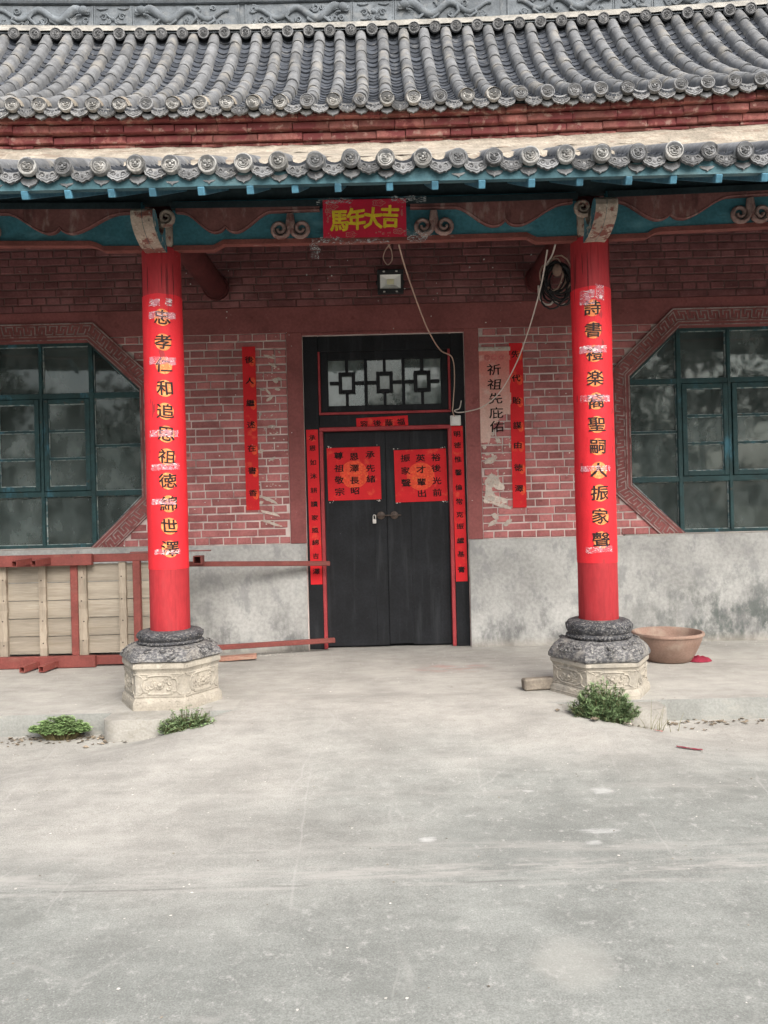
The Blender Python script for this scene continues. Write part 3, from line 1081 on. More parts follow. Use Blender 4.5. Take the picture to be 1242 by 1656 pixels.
# ring pulls and bar
pull = MB()
for xc in (-.035, .115):
    prof = [(.0, .0), (.044, .0), (.044, .006), (.036, .012), (.022, .014), (.014, .026), (.0, .028)]
    n = 20
    v, f = [], []
    for r, h in prof:
        for k in range(n):
            a = 2 * math.pi * k / n
            v.append((xc + max(r, .0005) * math.cos(a), .106 - h, 1.462 + max(r, .0005) * math.sin(a)))
    for j in range(len(prof) - 1):
        for k in range(n):
            f.append((j * n + k, j * n + (k + 1) % n, (j + 1) * n + (k + 1) % n, (j + 1) * n + k))
    pull.add(v, f)
pull.tube([(-.115, .085, 1.462), (.19, .085, 1.462)], .0075, 8)
pull.build('door_latch', M['old_metal'], door_frame, smooth=40)


# ------------------------------------------------------------------ columns
COLX = (-1.777, 1.741)
CY = -2.17


def zb(x):
    return .0042 * x * x


def hexagon(cx, cy, r, k=6, rot=0.0):
    return [(cx + r * math.cos(R(60 * i) + rot), cy + r * math.sin(R(60 * i) + rot)) for i in range(k)]


def hex_r(a, r):
    """radius of a hexagon (corner radius r) towards angle a"""
    q = (a + R(30)) % R(60) - R(30)
    q = (a % R(60)) - R(30)
    return r * math.cos(R(30)) / math.cos(q)


def column(cx):
    zd, zc_ = (.475, .372) if cx < 0 else (.428, .285)
    fd = lambda z: zd - .005 + (z - .395) * (.592 - zd) / .189
    fc = lambda z: zc_ + (z - .288) * (zd + .004 - zc_) / .12
    fb = lambda z: z * (zc_ + .004) / .292 if z > 0 else z
    def remap(mb, fn):
        mb.v = [(x, y, fn(z)) for x, y, z in mb.v]
    m = MB()
    n = 48
    prof = [(.160, .55), (.1585, .8), (.1575, 2.0), (.1560, 3.4), (.1545, 4.05)]
    v, f = [], []
    for j in range(30):
        z = .55 + 3.13 * j / 29
        r0 = .160 - .0058 * (z - .55) / 3.5
        for k in range(n):
            a = 2 * math.pi * k / n
            r = r0 + .0014 * nz(math.cos(a) * 4 + cx, math.sin(a) * 4, z * .5)
            v.append((cx + r * math.cos(a), CY + r * math.sin(a), z))
    for j in range(29):
        for k in range(n):
            f.append((j * n + k, j * n + (k + 1) % n, (j + 1) * n + (k + 1) % n, (j + 1) * n + k))
    m.add(v, f)
    c = m.build('column', M['column_red'], hall, smooth=60)
    # paint checks: fine dark splits in the wood below the head
    ck = MB()
    for q in range(6):
        ck = MB()
        a = R(random.uniform(-160, -20))
        z1 = random.uniform(3.5, 3.68)
        z0 = z1 - random.uniform(.12, .45)
        pts = []
        for s in range(7):
            z = z0 + (z1 - z0) * s / 6
            aa = a + .02 * nz(s * .7, q * 3.1)
            pts.append((cx + .1572 * math.cos(aa), CY + .1572 * math.sin(aa), z))
        ck.tube(pts, [.0006, .0016, .002, .0022, .002, .0016, .0008], 4)
        ck.build('wood_check', M['ink'], c)
    # stone drum
    dr = MB()
    dr.lathe([(.175, .584), (.212, .582), (.246, .568), (.262, .542), (.266, .508), (.259, .478), (.246, .458), (.252, .446), (.258, .430), (.252, .414), (.24, .40), (.2, .395)][::-1],
             48, (cx, CY, 0), .018)
    for k in range(52):       # small beads below the drum
        a = 2 * math.pi * k / 52
        dr.sphere((cx + .256 * math.cos(a), CY + .256 * math.sin(a), .430), .0115, (1, 1, 1.2), 6, 4)
    for k in range(16):       # cloud curls in relief around the drum
        a0 = 2 * math.pi * k / 16
        pts = []
        for s in range(9):
            t = s / 8 * 1.6 * math.pi
            rr = .034 * (1 - s / 11)
            a = a0 + rr * math.cos(t) / .262
            pts.append((cx + .263 * math.cos(a), CY + .263 * math.sin(a), .512 + rr * math.sin(t)))
        dr.tube(pts, .007, 5)
    remap(dr, fd)
    dr.build('stone_drum', M['stone_dark'], c, smooth=50)
    # sloping blackened cap of the pedestal
    cap = MB()
    nn = 72
    v, f = [], []
    rows = [(.242, .408, 0), (.290, .405, .1), (.345, .384, .45), (.385, .352, .8), (.405, .318, 1), (.408, .298, 1), (.398, .288, 1)]
    for (r, z, w) in rows:
        for k in range(nn):
            a = 2 * math.pi * k / nn
            rr = r * (1 - w) + hex_r(a, r * 1.035) * w
            rr *= 1 + .007 * nz(math.cos(a) * 5 + cx, math.sin(a) * 5, z * 9)
            v.append((cx + rr * math.cos(a), CY + rr * math.sin(a), z + .004 * nz(a * 6, z * 20, cx)))
    for j in range(len(rows) - 1):
        for k in range(nn):
            f.append((j * nn + k, (j + 1) * nn + k, (j + 1) * nn + (k + 1) % nn, j * nn + (k + 1) % nn))
    cap.add(v, f)
    rr_ = random.Random(int(cx * 100))
    for k in range(46):       # worn scrollwork in relief
        a0 = rr_.uniform(0, 2 * math.pi)
        w0 = rr_.uniform(.15, .8)
        pts = []
        for s in range(8):
            t = s / 7 * rr_.uniform(4, 5.5)
            q = .03 * (1 - s / 10)
            a = a0 + q * math.cos(t) / .34
            w = w0 + q * math.sin(t) * 5
            w = min(1, max(0, w))
            r = .30 + .105 * w
            z = .404 - .10 * w * w
            pts.append((cx + r * math.cos(a), CY + r * math.sin(a), z + .002))
        cap.tube(pts, .0065, 5)
    remap(cap, fc)
    cap.build('pedestal_cap', M['stone_cap'], c, smooth=50)
    # hexagonal pedestal
    pd = MB()
    rows = [(.395, .292), (.410, .274), (.410, .252), (.396, .240), (.390, .226), (.388, .075), (.396, .066), (.410, .052), (.414, .03), (.418, -.01)]
    nh = 12
    v, f = [], []
    for (r, z) in rows:
        hx = hexagon(cx, CY, r)
        for i in range(6):
            p, q = Vector(hx[i]), Vector(hx[(i + 1) % 6])
            for s in range(nh):
                w = p.lerp(q, s / nh)
                jj = 1 + .008 * nz(w.x * 9, w.y * 9, z * 12) - (.012 if s == 0 else 0)
                v.append((cx + (w.x - cx) * jj, CY + (w.y - CY) * jj, z))
    N = 6 * nh
    for j in range(len(rows) - 1):
        for k in range(N):
            f.append((j * N + k, (j + 1) * N + k, (j + 1) * N + (k + 1) % N, j * N + (k + 1) % N))
    pd.add(v, f)
    remap(pd, fb)
    pd.build('pedestal', M['stone'], c, smooth=35)
    cv = MB()
    for i in range(6):
        a = R(60 * i + 30)
        nrm = Vector((math.cos(a), math.sin(a), 0))
        tan = Vector((-math.sin(a), math.cos(a), 0))
        base = Vector((cx, CY, 0)) + nrm * (.389 * math.cos(R(30)))
        if nrm.y > .3:
            continue
        def P(u, z, o=.001):
            return base + tan * u + nrm * o + Vector((0, 0, z))
        # cusped cartouche
        pts = []
        for s in range(49):
            t = 2 * math.pi * s / 48
            ct, st_ = math.cos(t), math.sin(t)
            k = 1 - .16 * max(0, 1 - abs(abs(ct) - .72) * 7) + .05 * max(0, 1 - abs(st_) * 5)
            pts.append(P(.135 * math.copysign(abs(ct) ** .6, ct) * k, .152 + .058 * math.copysign(abs(st_) ** .6, st_) * k))
        cv.tube(pts, .0085, 5, caps=False)
        for q in range(17):   # leafy swirl inside
            t0 = rr_.uniform(0, 6.28)
            uc, zc = rr_.uniform(-.095, .095), .152 + rr_.uniform(-.026, .026)
            cv.tube([P(uc + .020 * (1 - s / 9) * math.cos(t0 + s * .75), zc + .016 * (1 - s / 9) * math.sin(t0 + s * .75), .002) for s in range(8)], [.009 - .0006 * s for s in range(8)], 5)
        cv.sphere(P(0, .152, .002), .017, (1.2, 1.2, .8), 8, 5)
        for sx in (-1, 1):   # corner leaves
            for sz in (-1, 1):
                cv.tube([P(sx * (.175 - .012 * s), .152 + sz * (.060 - .004 * s * s * .4), .001) for s in range(5)], [.004, .006, .006, .005, .003], 5)
        for zz in (.082, .218):
            cv.tube([P(-.185 + .37 * s / 8, zz + .002 * nz(s, i), .001) for s in range(9)], .0055, 5)
        # wavy band at the foot
        cv.tube([P(-.185 + .37 * s / 30, .050 + .008 * math.sin(s * 1.25), .014) for s in range(31)], .0055, 5)
        cv.tube([P(-.185 + .37 * s / 12, .024 + .003 * nz(s * .8, i), .019) for s in range(13)], .006, 5)
    remap(cv, fb)
    cv.build('pedestal_carving', M['stone'], c, smooth=60)
    # rough cement footing in front
    ft = MB()
    if cx < 0:
        bx = (-2.13, -1.38, -2.80, -2.50, -.2, .004)
    else:
        bx = (1.30, 2.075, -2.80, -2.50, -.2, -.01)
    def fgrid(u, v):
        # bottom of front -> front top -> back top
        x = bx[0] + (bx[1] - bx[0]) * u
        edge = .05 * (abs(u - .5) * 2) ** 14
        jig = .006 * nz(x * 9, v * 5, cx)
        if v <= .5:
            return (x, bx[2] + edge + jig - .01 * (.5 - v), bx[4] + (bx[5] - bx[4]) * min(1, v / .46))
        w = (v - .5) / .5
        return (x, bx[2] + .012 + edge + (bx[3] - bx[2]) * w, bx[5] + .004 * nz(x * 6, w * 3))
    ft.grid(24, 16, fgrid)
    for u in (0, 1):
        x = bx[0] if u == 0 else bx[1]
        ft.add([(x, bx[2] + .05, bx[4]), (x, bx[3], bx[4]), (x, bx[3], bx[5]), (x, bx[2] + .05, bx[5])], [(0, 1, 2, 3)])
    ft.build('footing', M['stone_step'], c, smooth=30)
    # projecting beam end on the column head
    zo = 0.0
    prof = [(.02, 3.685), (-.16, 3.668), (-.28, 3.672), (-.38, 3.698), (-.455, 3.738), (-.50, 3.782), (-.522, 3.83), (-.515, 3.868), (-.485, 3.893), (-.44, 3.895), (-.40, 3.87),
            (-.372, 3.82), (-.345, 3.775), (-.30, 3.755), (-.25, 3.775), (-.215, 3.82), (-.19, 3.88), (-.12, 3.92), (.02, 3.93)]
    prof = [(CY + p[0], p[1] - .045) for p in prof]
    be = MB()
    for s, (xa, xb) in enumerate(((cx - .084, cx - .0015), (cx + .0015, cx + .084))):
        be.prism(prof, 'x', xa, xb)
    be.v = [(x, y + .004 * nz(x * 30, z * 12), z + .003 * nz(x * 20, y * 12, 5)) for (x, y, z) in be.v]
    mats = [M['bracket'], M['bracket_side']]
    ob = be.build('beam_end', mats, c)
    for p in ob.data.polygons:
        if abs(p.normal.x) > .8:
            p.material_index = 1
    hb = MB()
    hb.box(cx - .118, cx + .118, CY - .165, CY + .10, 3.682, 3.90, .02)
    for sx in (-1, 1):
        pts = []
        for s in range(22):
            t = s / 21 * 3.4 * math.pi
            r = .066 * (1 - s / 26)
            pts.append((cx + sx * (.10 + r * math.cos(t + 4.2)), CY - .20, 3.885 + r * math.sin(t + 4.2)))
        hb.tube(pts, [.020 - .0005 * s for s in range(22)], 8, 1.6, 1)
    hb.build('column_head', M['bracket'], c, smooth=50)
    # tie beam to the wall
    tb = MB()
    tb.tube([(cx, CY + .05, 4.0), (cx, -.03, 4.0)], .125, 20)
    tb.tube([(cx, -.07, 4.0), (cx, -.012, 4.0)], .142, 20)
    tb.build('tie_beam', M['tie_wood'], c, smooth=50)
    return c


column_l = column(COLX[0])
column_r = column(COLX[1])

# ------------------------------------------------------------------ painted beam between and beyond the columns
YB = CY - .075      # front face of the blue board


def beam_bay(x0, x1, step0, step1):
    """blue board with a red edge strip, dropping a little beside each column"""
    ztop = 4.06
    def bottom(x):
        z = 3.727 + zb(x)
        dr = 0
        if step0:
            dr = max(dr, 1 - sstep(x0 + .34, x0 + .40, x))
        if step1:
            dr = max(dr, sstep(x1 - .40, x1 - .34, x))
        return z - .043 * dr
    xs = [x0 + (x1 - x0) * i / 80 for i in range(81)]
    m = MB()
    for i in range(80):
        a, b = xs[i], xs[i + 1]
        m.add([(a, YB, bottom(a)), (b, YB, bottom(b)), (b, YB, ztop), (a, YB, ztop), (a, YB + .05, bottom(a)), (b, YB + .05, bottom(b)), (b, YB + .05, ztop), (a, YB + .05, ztop)],
              [(0, 1, 2, 3), (4, 7, 6, 5), (0, 4, 5, 1)])
    o = m.build('painted_beam', M['teal'], hall)
    st = MB()
    for i in range(80):
        a, b = xs[i], xs[i + 1]
        p = [(a, YB - .016, bottom(a) - .034), (b, YB - .016, bottom(b) - .034), (b, YB - .016, bottom(b) + .004), (a, YB - .016, bottom(a) + .004)]
        q = [(u[0], YB + .055, u[2]) for u in p]
        st.add(p + q, [(0, 1, 2, 3), (0, 4, 5, 1), (3, 2, 6, 7)])
    st.build('edge_strip', M['beam_strip'], o)
    return o


def scallop(parent, pts, ztop):
    """hanging valance board: pts (x,z) of its lower outline"""
    out = []
    for i in range(len(pts) - 1):
        (xa, za), (xb, zb_) = pts[i], pts[i + 1]
        out.append((xa, za))
    out.append(pts[-1])
    m = MB()
    n = len(out)
    y0, y1 = YB - .048, YB - .003
    v = [(x, y0, z) for x, z in out] + [(x, y0, ztop + zb(x)) for x, z in out] + [(x, y1, z) for x, z in out] + [(x, y1, ztop + zb(x)) for x, z in out]
    f = []
    for i in range(n - 1):
        f += [(i, i + 1, n + i + 1, n + i), (i, 2 * n + i, 2 * n + i + 1, i + 1)]
    m.add(v, f)
    # rounded lip along the lower edge
    m.tube([(x, y0 + .006, z + .006) for x, z in out], .011, 6)
    m.build('carved_valance', M['beam_brown'], parent, smooth=40)


def lobes(xs, xe, xl, xr, ea=.06, eb=.06, z_hi=3.938, z_lo=3.778):
    """double lobe outline from xs to xe with lobe centres xl and xr"""
    xm = (xl + xr) / 2
    pts = []
    for i in range(13):
        u = i / 12
        pts.append((xs + (xl - xs) * u, z_hi + (z_lo - z_hi) * (sstep(0, 1, u) * .75 + .25 * u)))
    for i in range(1, 8):
        u = i / 7
        pts.append((xl + (xm - xl) * u, z_lo + .048 * u * u * u))
    for i in range(1, 8):
        u = 1 - i / 7
        pts.append((xr + (xm - xr) * u, z_lo + .048 * u * u * u))
    for i in range(1, 13):
        u = 1 - i / 12
        pts.append((xe + (xr - xe) * u, z_hi + (z_lo - z_hi) * (sstep(0, 1, u) * .75 + .25 * u)))
    pts = [(xs - ea, z_hi + .006)] + pts + [(xe + eb, z_hi + .006)]
    return [(x, z + zb(x)) for x, z in pts]


def scroll_pair(parent, xc, z=3.805, half=None):
    m = MB()
    for sx in (-1, 1):
        if half and sx != half:
            continue
        pts = []
        # stem from the top, then a spiral curling inwards
        cx = xc + sx * .086
        for s in range(4):
            pts.append((xc + sx * (.004 + .004 * s), YB - .028, z + .115 - .026 * s + zb(xc)))
        for s in range(20):
            t = s / 19 * 3.1 * math.pi
            r = .080 * (1 - s / 24)
            pts.append((cx - sx * r * math.cos(t - .35), YB - .028, z - r * math.sin(t - .35) + zb(xc)))
        m.tube(pts, [.024] * 4 + [.0215 - .0004 * s for s in range(20)], 8, 1.25, 1)
    m.build('carved_scroll', M['scroll'], parent, smooth=50)


CL, CR = COLX
centre_beam = beam_bay(CL + .12, CR - .12, True, True)
left_beam = beam_bay(-6.2, CL - .12, False, True)
right_beam = beam_bay(CR + .12, 6.2, True, False)
ZT = 3.985
scallop(centre_beam, lobes(-1.56, -.86, -1.32, -1.13, .06, .40), ZT)
scallop(centre_beam, lobes(.64, 1.50, .93, 1.15, .37, .08), ZT)
scallop(left_beam, lobes(-2.98, -2.07, -2.66, -2.46, .40, .14), ZT)
scallop(right_beam, lobes(1.95, 2.84, 2.26, 2.48, .08, .40), ZT)
scallop(left_beam, lobes(-4.9, -3.9, -4.5, -4.3), ZT)
scallop(right_beam, lobes(3.5, 4.5, 3.9, 4.1), ZT)
scroll_pair(centre_beam, -.70)
scroll_pair(centre_beam, .46)
scroll_pair(left_beam, -3.20)
scroll_pair(right_beam, 3.02)
# thin brown rail over the valances
for (b, x0, x1) in ((centre_beam, CL + .12, CR - .12), (left_beam, -6.2, CL - .12), (right_beam, CR + .12, 6.2)):
    m = MB()
    n = 30
    m.grid(n, 1, lambda u, v: (x0 + (x1 - x0) * u, YB - .055, 3.975 + .05 * v + zb(x0 + (x1 - x0) * u)))
    m.grid(n, 1, lambda u, v: (x0 + (x1 - x0) * u, YB - .055 + .05 * v, 3.975 + zb(x0 + (x1 - x0) * u)))
    m.build('top_rail', M['dark_wood'], b)

# ------------------------------------------------------------------ porch eave: soffit, purlin, rafters, fascia, lower tiles
def low_eave(y):
    """underside height of the porch roof"""
    return 3.775 + (y + 3.16) * .452


so = MB()
so.grid(1, 1, lambda u, v: (-7 + 14 * u, -3.16 + 3.2 * v, low_eave(-3.16 + 3.2 * v) + .055))
so.grid(1, 1, lambda u, v: (-7 + 14 * u, -3.16 + 3.2 * v, low_eave(-3.16 + 3.2 * v) + .10))
soffit = so.build('porch_roof', M['dark_wood'], hall)
pu = MB()
pu.tube([(-6.5, CY, 4.17), (6.5, CY, 4.17)], .11, 16)
pu.build('purlin', M['dark_wood'], soffit, smooth=50)
RAFTX = sorted([-4.62, -4.31, -3.99, -3.67, -3.35, -3.02, -2.44, -2.14, -1.84, -1.555, -1.215, -.875, -.565, -.265, .095, .41, .735, 1.08, 1.42, 1.755, 2.07, 2.38, 2.70, 3.00, 3.32, 3.64, 3.96, 4.28] + [-2.73])
for x in RAFTX:
    m = MB()
    y0, y1 = -3.165 + random.uniform(-.012, .012), -.6
    m.bar((x, y0, low_eave(y0) - .014), (x + .01, y1, low_eave(y1) - .014), .047, .056, c=.004, mi=0)
    m.build('rafter', M['rafter_blue'], soffit)
fa = MB()
fa.grid(60, 1, lambda u, v: (-6.5 + 13 * u, -3.175, 3.788 + .09 * v + .0016 * nz(u * 40)))
fa.grid(60, 1, lambda u, v: (-6.5 + 13 * u, -3.175 + .05 * v, 3.788 + .0016 * nz(u * 40)))
fa.grid(60, 1, lambda u, v: (-6.5 + 13 * u, -3.175 + .06 * v, 3.879))
fa.build('fascia_board', M['teal_pale'], soffit)


# ---- tile meshes (local: X across, -Y down the slope, Z up from the roof plane)
def cover_mesh(L, r0=.070, r1=.064, lip=True, seed=0):
    rr = random.Random(seed)
    m = MB()
    n = 9
    rows = [(-L / 2, r0 - .002), (-L / 2 + .008, r0 + .0015), (-L / 2 + .03, r0), (L / 2, r1)]
    v, f = [], []
    for (y, r) in rows:
        for k in range(n + 1):
            a = math.pi * (k / n)
            v.append((r * math.cos(a) * 1.0, y + rr.uniform(-.0015, .0015), r * math.sin(a) * 1.05 + (0 if 0 < k < n else -.03)))
    for j in range(len(rows) - 1):
        for k in range(n):
            f.append((j * (n + 1) + k, j * (n + 1) + k + 1, (j + 1) * (n + 1) + k + 1, (j + 1) * (n + 1) + k))
    f.append(tuple(range(n, -1, -1)))
    m.add(v, f)
    return m.mesh('cover_tile', M['tile'], smooth=45)


def pan_mesh(w, L, seed=0, mat='pan', name='pan_tile'):
    rr = random.Random(seed)
    m = MB()
    n = 6
    v, f = [], []
    sag = .046
    for (y, dz) in ((-L / 2, -.028), (-L / 2, 0), (L / 2, 0)):
        for k in range(n + 1):
            u = k / n * 2 - 1
            v.append((u * w / 2, y + rr.uniform(-.001, .001) - .012 * (1 - u * u) * (1 if y < 0 else 0), dz + sag * u * u))
    for j in range(2):
        for k in range(n):
            f.append((j * (n + 1) + k, j * (n + 1) + k + 1, (j + 1) * (n + 1) + k + 1, (j + 1) * (n + 1) + k))
    m.add(v, f)
    return m.mesh(name, M[mat], smooth=35)


def disc_mesh(r, seed, mat):
    """round tile end with a moulded rim and a beast face in relief; faces -Y"""
    rr = random.Random(seed)
    m = MB()
    n = 22
    prof = [(r * .98, .03), (r, 0.0), (r * .97, -.010), (r * .86, -.012), (r * .80, -.003), (r * .68, -.002), (r * .62, -.008), (r * .54, -.008), (r * .5, -.003), (0.001, -.006)]
    v, f = [], []
    for q, y in prof:
        for k in range(n):
            a = 2 * math.pi * k / n
            v.append((q * math.cos(a), y + rr.uniform(-.0008, .0008), q * math.sin(a)))
    for j in range(len(prof) - 1):
        for k in range(n):
            f.append((j * n + k, (j + 1) * n + k, (j + 1) * n + (k + 1) % n, j * n + (k + 1) % n))
    m.add(v, f)
    s = r / .07
    for sx in (-1, 1):
        m.sphere((sx * .016 * s, -.008, .012 * s), .009 * s, (1.1, .8, .8), 7, 4)
        m.tube([(sx * .006 * s, -.009, .023 * s), (sx * .018 * s, -.010, .026 * s), (sx * .029 * s, -.008, .018 * s)], .0045 * s, 5)
        m.sphere((sx * .019 * s, -.008, -.010 * s), .010 * s, (1, .7, .8), 7, 4)
    m.sphere((0, -.010, -.002 * s), .009 * s, (1, .9, 1.3), 7, 4)
    m.tube([(-.020 * s, -.009, -.020 * s), (-.008 * s, -.010, -.026 * s), (.008 * s, -.010, -.026 * s), (.020 * s, -.009, -.020 * s)], .0045 * s, 5)
    return m.mesh('eave_disc', M[mat], smooth=45)


def drip_mesh(w, h, seed, mat='drip', lobes_=True, name='drip_tile'):
    """hanging eave tile: fan with a curved top and pointed lobed foot, facing -Y, top at z=0"""
    rr = random.Random(seed)
    top, bot = [], []
    n = 14
    for k in range(n + 1):
        u = k / n * 2 - 1
        top.append((u * w / 2, .034 * u * u * (w / .18)))
        q = max(0.0, 1 - abs(u) ** 2.8)
        z = -h * .84 * (q ** .55)
        if lobes_:
            z -= .007 * abs(math.sin(u * 3.5 * math.pi)) * q ** .3
        z += .034 * u * u * (w / .18) * .45
        z -= max(0, .16 - abs(u)) * .085
        bot.append((u * w / 2 * (1.0 if abs(u) < .99 else .985), min(z, top[-1][1] - .004)))
    m = MB()
    v, f = [], []
    t = .016
    for (y, s) in ((-.004, 1), (t, 1)):
        for p in top:
            v.append((p[0], y, p[1]))
        for p in bot:
            v.append((p[0], y - .022 * min(1, -p[1] / h) if y < 0 else y - .016 * min(1, -p[1] / h), p[1]))
    N = n + 1
    for k in range(n):
        f.append((k, k + 1, N + k + 1, N + k))
        f.append((2 * N + k, 3 * N + k, 3 * N + k + 1, 2 * N + k + 1))
        f.append((N + k, N + k + 1, 3 * N + k + 1, 3 * N + k))
        f.append((k, 2 * N + k, 2 * N + k + 1, k + 1))
    m.add(v, f)
    if lobes_:     # raised leaf rib and curls
        m.tube([(x * .86, -.022 * min(1, -z * .8 / h) - .004, z * .80) for x, z in bot], .0045, 5)
        for sx in (-1, 1):
            pts = []
            for s in range(9):
                tt_ = s * .8
                q = .019 * (1 - s / 12) * (w / .18)
                pts.append((sx * (.032 * w / .18 + q * math.cos(tt_)), -.014, -h * .36 + q * math.sin(tt_)))
            m.tube(pts, .0045, 5)
        m.sphere((0, -.013, -h * .5), .012, (1, .7, 1.4), 7, 4)
    return m.mesh(name, M[mat], smooth=45)


SP = .247
X_OFF = .10
COV = [cover_mesh(.335, seed=i) for i in range(4)]
PAN = [pan_mesh(.186, .20, seed=i) for i in range(4)]
DISC_L = [disc_mesh(.064, i, 'tile_end') for i in range(3)] + [disc_mesh(.062, 7, 'drip')]
DISC_U = [disc_mesh(.068, 30 + i, 'tile_end') for i in range(2)] + [disc_mesh(.067, 40 + i, 'drip') for i in range(3)]
DRIP = [drip_mesh(.190, .092, i) for i in range(4)]
UNDER = [drip_mesh(.135, .062, 60 + i, 'tile', False, 'under_tile') for i in range(3)]

# lower eave: one course of tiles bedded on a mortar slope
low_slope = math.atan(.452)
def low_M(x, y, dz=0, tilt=0):
    return Matrix.Translation((x, y, 3.915 + (y + 3.2) * .452 + dz)) @ Matrix.Rotation(low_slope + tilt, 4, 'X')

low_roof = MB()
def ledge(u, v):
    x = -7 + 14 * u
    y = -2.86 + 1.76 * v
    z = 4.115 + (y + 2.86) * .490 + .012 * nz(x * 2.2, y * 2) + .006 * nz(x * 9, y * 7)
    return (x, y, z)
low_roof.grid(150, 14, ledge)
low_roof.grid(150, 2, lambda u, v: (-7 + 14 * u, -2.86 - .10 * v, 4.115 - .055 * v - .10 * v * v + .012 * nz((-7 + 14 * u) * 2.2, -5.7) + .02 * nz((-7 + 14 * u) * 7, v)))
low_ledge = low_roof.build('eave_ledge', M['lime'], soffit, smooth=60)

discs, covers_l, drips, unders, pans_l = [], [], [], [], []
rr = random.Random(11)
k0 = -22
for k in range(-22, 23):
    x = X_OFF - .024 + SP * k + rr.uniform(-.006, .006)
    y0 = -3.225 + rr.uniform(-.012, .012)
    dz = rr.uniform(-.005, .006)
    yaw = rr.uniform(-.05, .05)
    discs.append((rr.choice(DISC_L), Matrix.Translation((x, y0, 3.93 + dz)) @ Matrix.Rotation(yaw, 4, 'Z') @ Matrix.Rotation(-.05 + rr.uniform(-.05, .05), 4, 'X') @ Matrix.Rotation(rr.uniform(-.2, .2), 4, 'Y'), .13))
    covers_l.append((rr.choice(COV), low_M(x, y0 + .165, .005 + dz) @ Matrix.Rotation(yaw * .5, 4, 'Z'), .12))
    covers_l.append((rr.choice(COV), low_M(x + rr.uniform(-.006, .006), y0 + .455, -.002 + dz), .10))
    xm = x + SP / 2
    drips.append((rr.choice(DRIP), Matrix.Translation((xm + rr.uniform(-.008, .008), y0 + .035, 3.915 + rr.uniform(-.006, .004))) @ Matrix.Rotation(rr.uniform(-.08, .08), 4, 'Y') @ Matrix.Rotation(rr.uniform(-.12, .05), 4, 'X'), .12))
    if rr.random() < .93:
        unders.append((rr.choice(UNDER), Matrix.Translation((x + rr.uniform(-.01, .01), y0 + .055, 3.868 + rr.uniform(-.006, .004))) @ Matrix.Rotation(rr.uniform(-.06, .06), 4, 'Y'), .08))
    for q in range(3):
        pans_l.append((rr.choice(PAN), low_M(xm, y0 + .13 + .115 * q, -.008 + .0 * q, -.10), .1))
place_pieces('eave_disc', M['tile_end'], soffit, discs, 300)
place_pieces('cover_tile', M['tile'], soffit, covers_l, 300)
place_pieces('drip_tile', M['drip'], soffit, drips, 300)
place_pieces('under_tile', M['tile'], soffit, unders, 300)
place_pieces('pan_tile', M['pan'], soffit, pans_l, 300)

# ------------------------------------------------------------------ brick courses below the upper eave
def zr_(x):
    return .0049 * x * x + .0087 * x


uw = MB()
uw.grid(120, 1, lambda u, v: (-7 + 14 * u, -1.13, 4.86 + .42 * v + zr_(-7 + 14 * u)))
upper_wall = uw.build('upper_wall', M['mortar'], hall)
corb = []
CORB = [MB().box(-.5, .5, 0, .16, -.5, .5).mesh('corbel_brick', M['corbel']) for i in range(1)]
def corbel_mesh(L, h, seed):
    rq = random.Random(seed)
    m = MB()
    c = .006
    v = []
    for (y, k) in ((.16, 0), (c, 0), (0, c)):
        for (sx, sz) in ((-1, -1), (1, -1), (1, 1), (-1, 1)):
            v.append((sx * (L / 2 - k) + rq.uniform(-.002, .002), y, sz * (h / 2 - k) + rq.uniform(-.003, .003)))
    m.add(v, [(8, 9, 10, 11)] + [(a + k, a + (k + 1) % 4, a + 4 + (k + 1) % 4, a + 4 + k) for a in (0, 4) for k in range(4)])
    return m.mesh('corbel_brick', M['corbel'])
CB = {h: [(L, corbel_mesh(L, h, int(L * 100) + i)) for L in (.20, .27, .34, .42) for i in range(2)] for h in (.066, .028)}
for (z, h, y) in ((5.228, .066, -1.30), (5.150, .066, -1.25), (5.072, .066, -1.20), (5.020, .028, -1.165)):
    x = -6.4 + rr.uniform(0, .2)
    while x < 6.4:
        L, me = rr.choice(CB[h])
        xc = x + L / 2
        corb.append((me, Matrix.Translation((xc, y + rr.uniform(-.006, .006), z + zr_(xc) * .9 + rr.uniform(-.004, .004))) @ Matrix.Rotation(rr.uniform(-.008, .008), 4, 'Y'), L))
        x += L + .004
place_pieces('brick', M['corbel'], upper_wall, corb, 300, 'brick_field')
fl = MB()   # mortar fillet over the ledge
fl.grid(300, 6, lambda u, v: (-7 + 14 * u, -1.150 - .32 * v, 5.016 + (.9 - .9 * v) * zr_(-7 + 14 * u) - .222 * v + .018 * nz(u * 60, v * 3) + .012 * nz(u * 190, v * 9)))
fl.build('mortar_fillet', M['lime'], upper_wall, smooth=60)

# ------------------------------------------------------------------ upper roof
P0, P1, P2 = Vector((-1.36, 5.31)), Vector((-.17, 5.97)), Vector((.70, 7.21))


def roofp(t):
    p = P0 * (1 - t) ** 2 + P1 * 2 * t * (1 - t) + P2 * t * t
    d = (P1 - P0) * 2 * (1 - t) + (P2 - P1) * 2 * t
    return p, math.atan2(d.y, d.x)


TAB = []
acc = 0
prev = roofp(0)[0]
for i in range(401):
    p = roofp(i / 400)[0]
    acc += (p - prev).length
    TAB.append((acc, i / 400))
    prev = p
LEN = acc


def roof_s(s):
    s = max(0, min(LEN, s))
    lo, hi = 0, 400
    while hi - lo > 1:
        mid = (lo + hi) // 2
        if TAB[mid][0] < s:
            lo = mid
        else:
            hi = mid
    return roofp(TAB[hi][1])


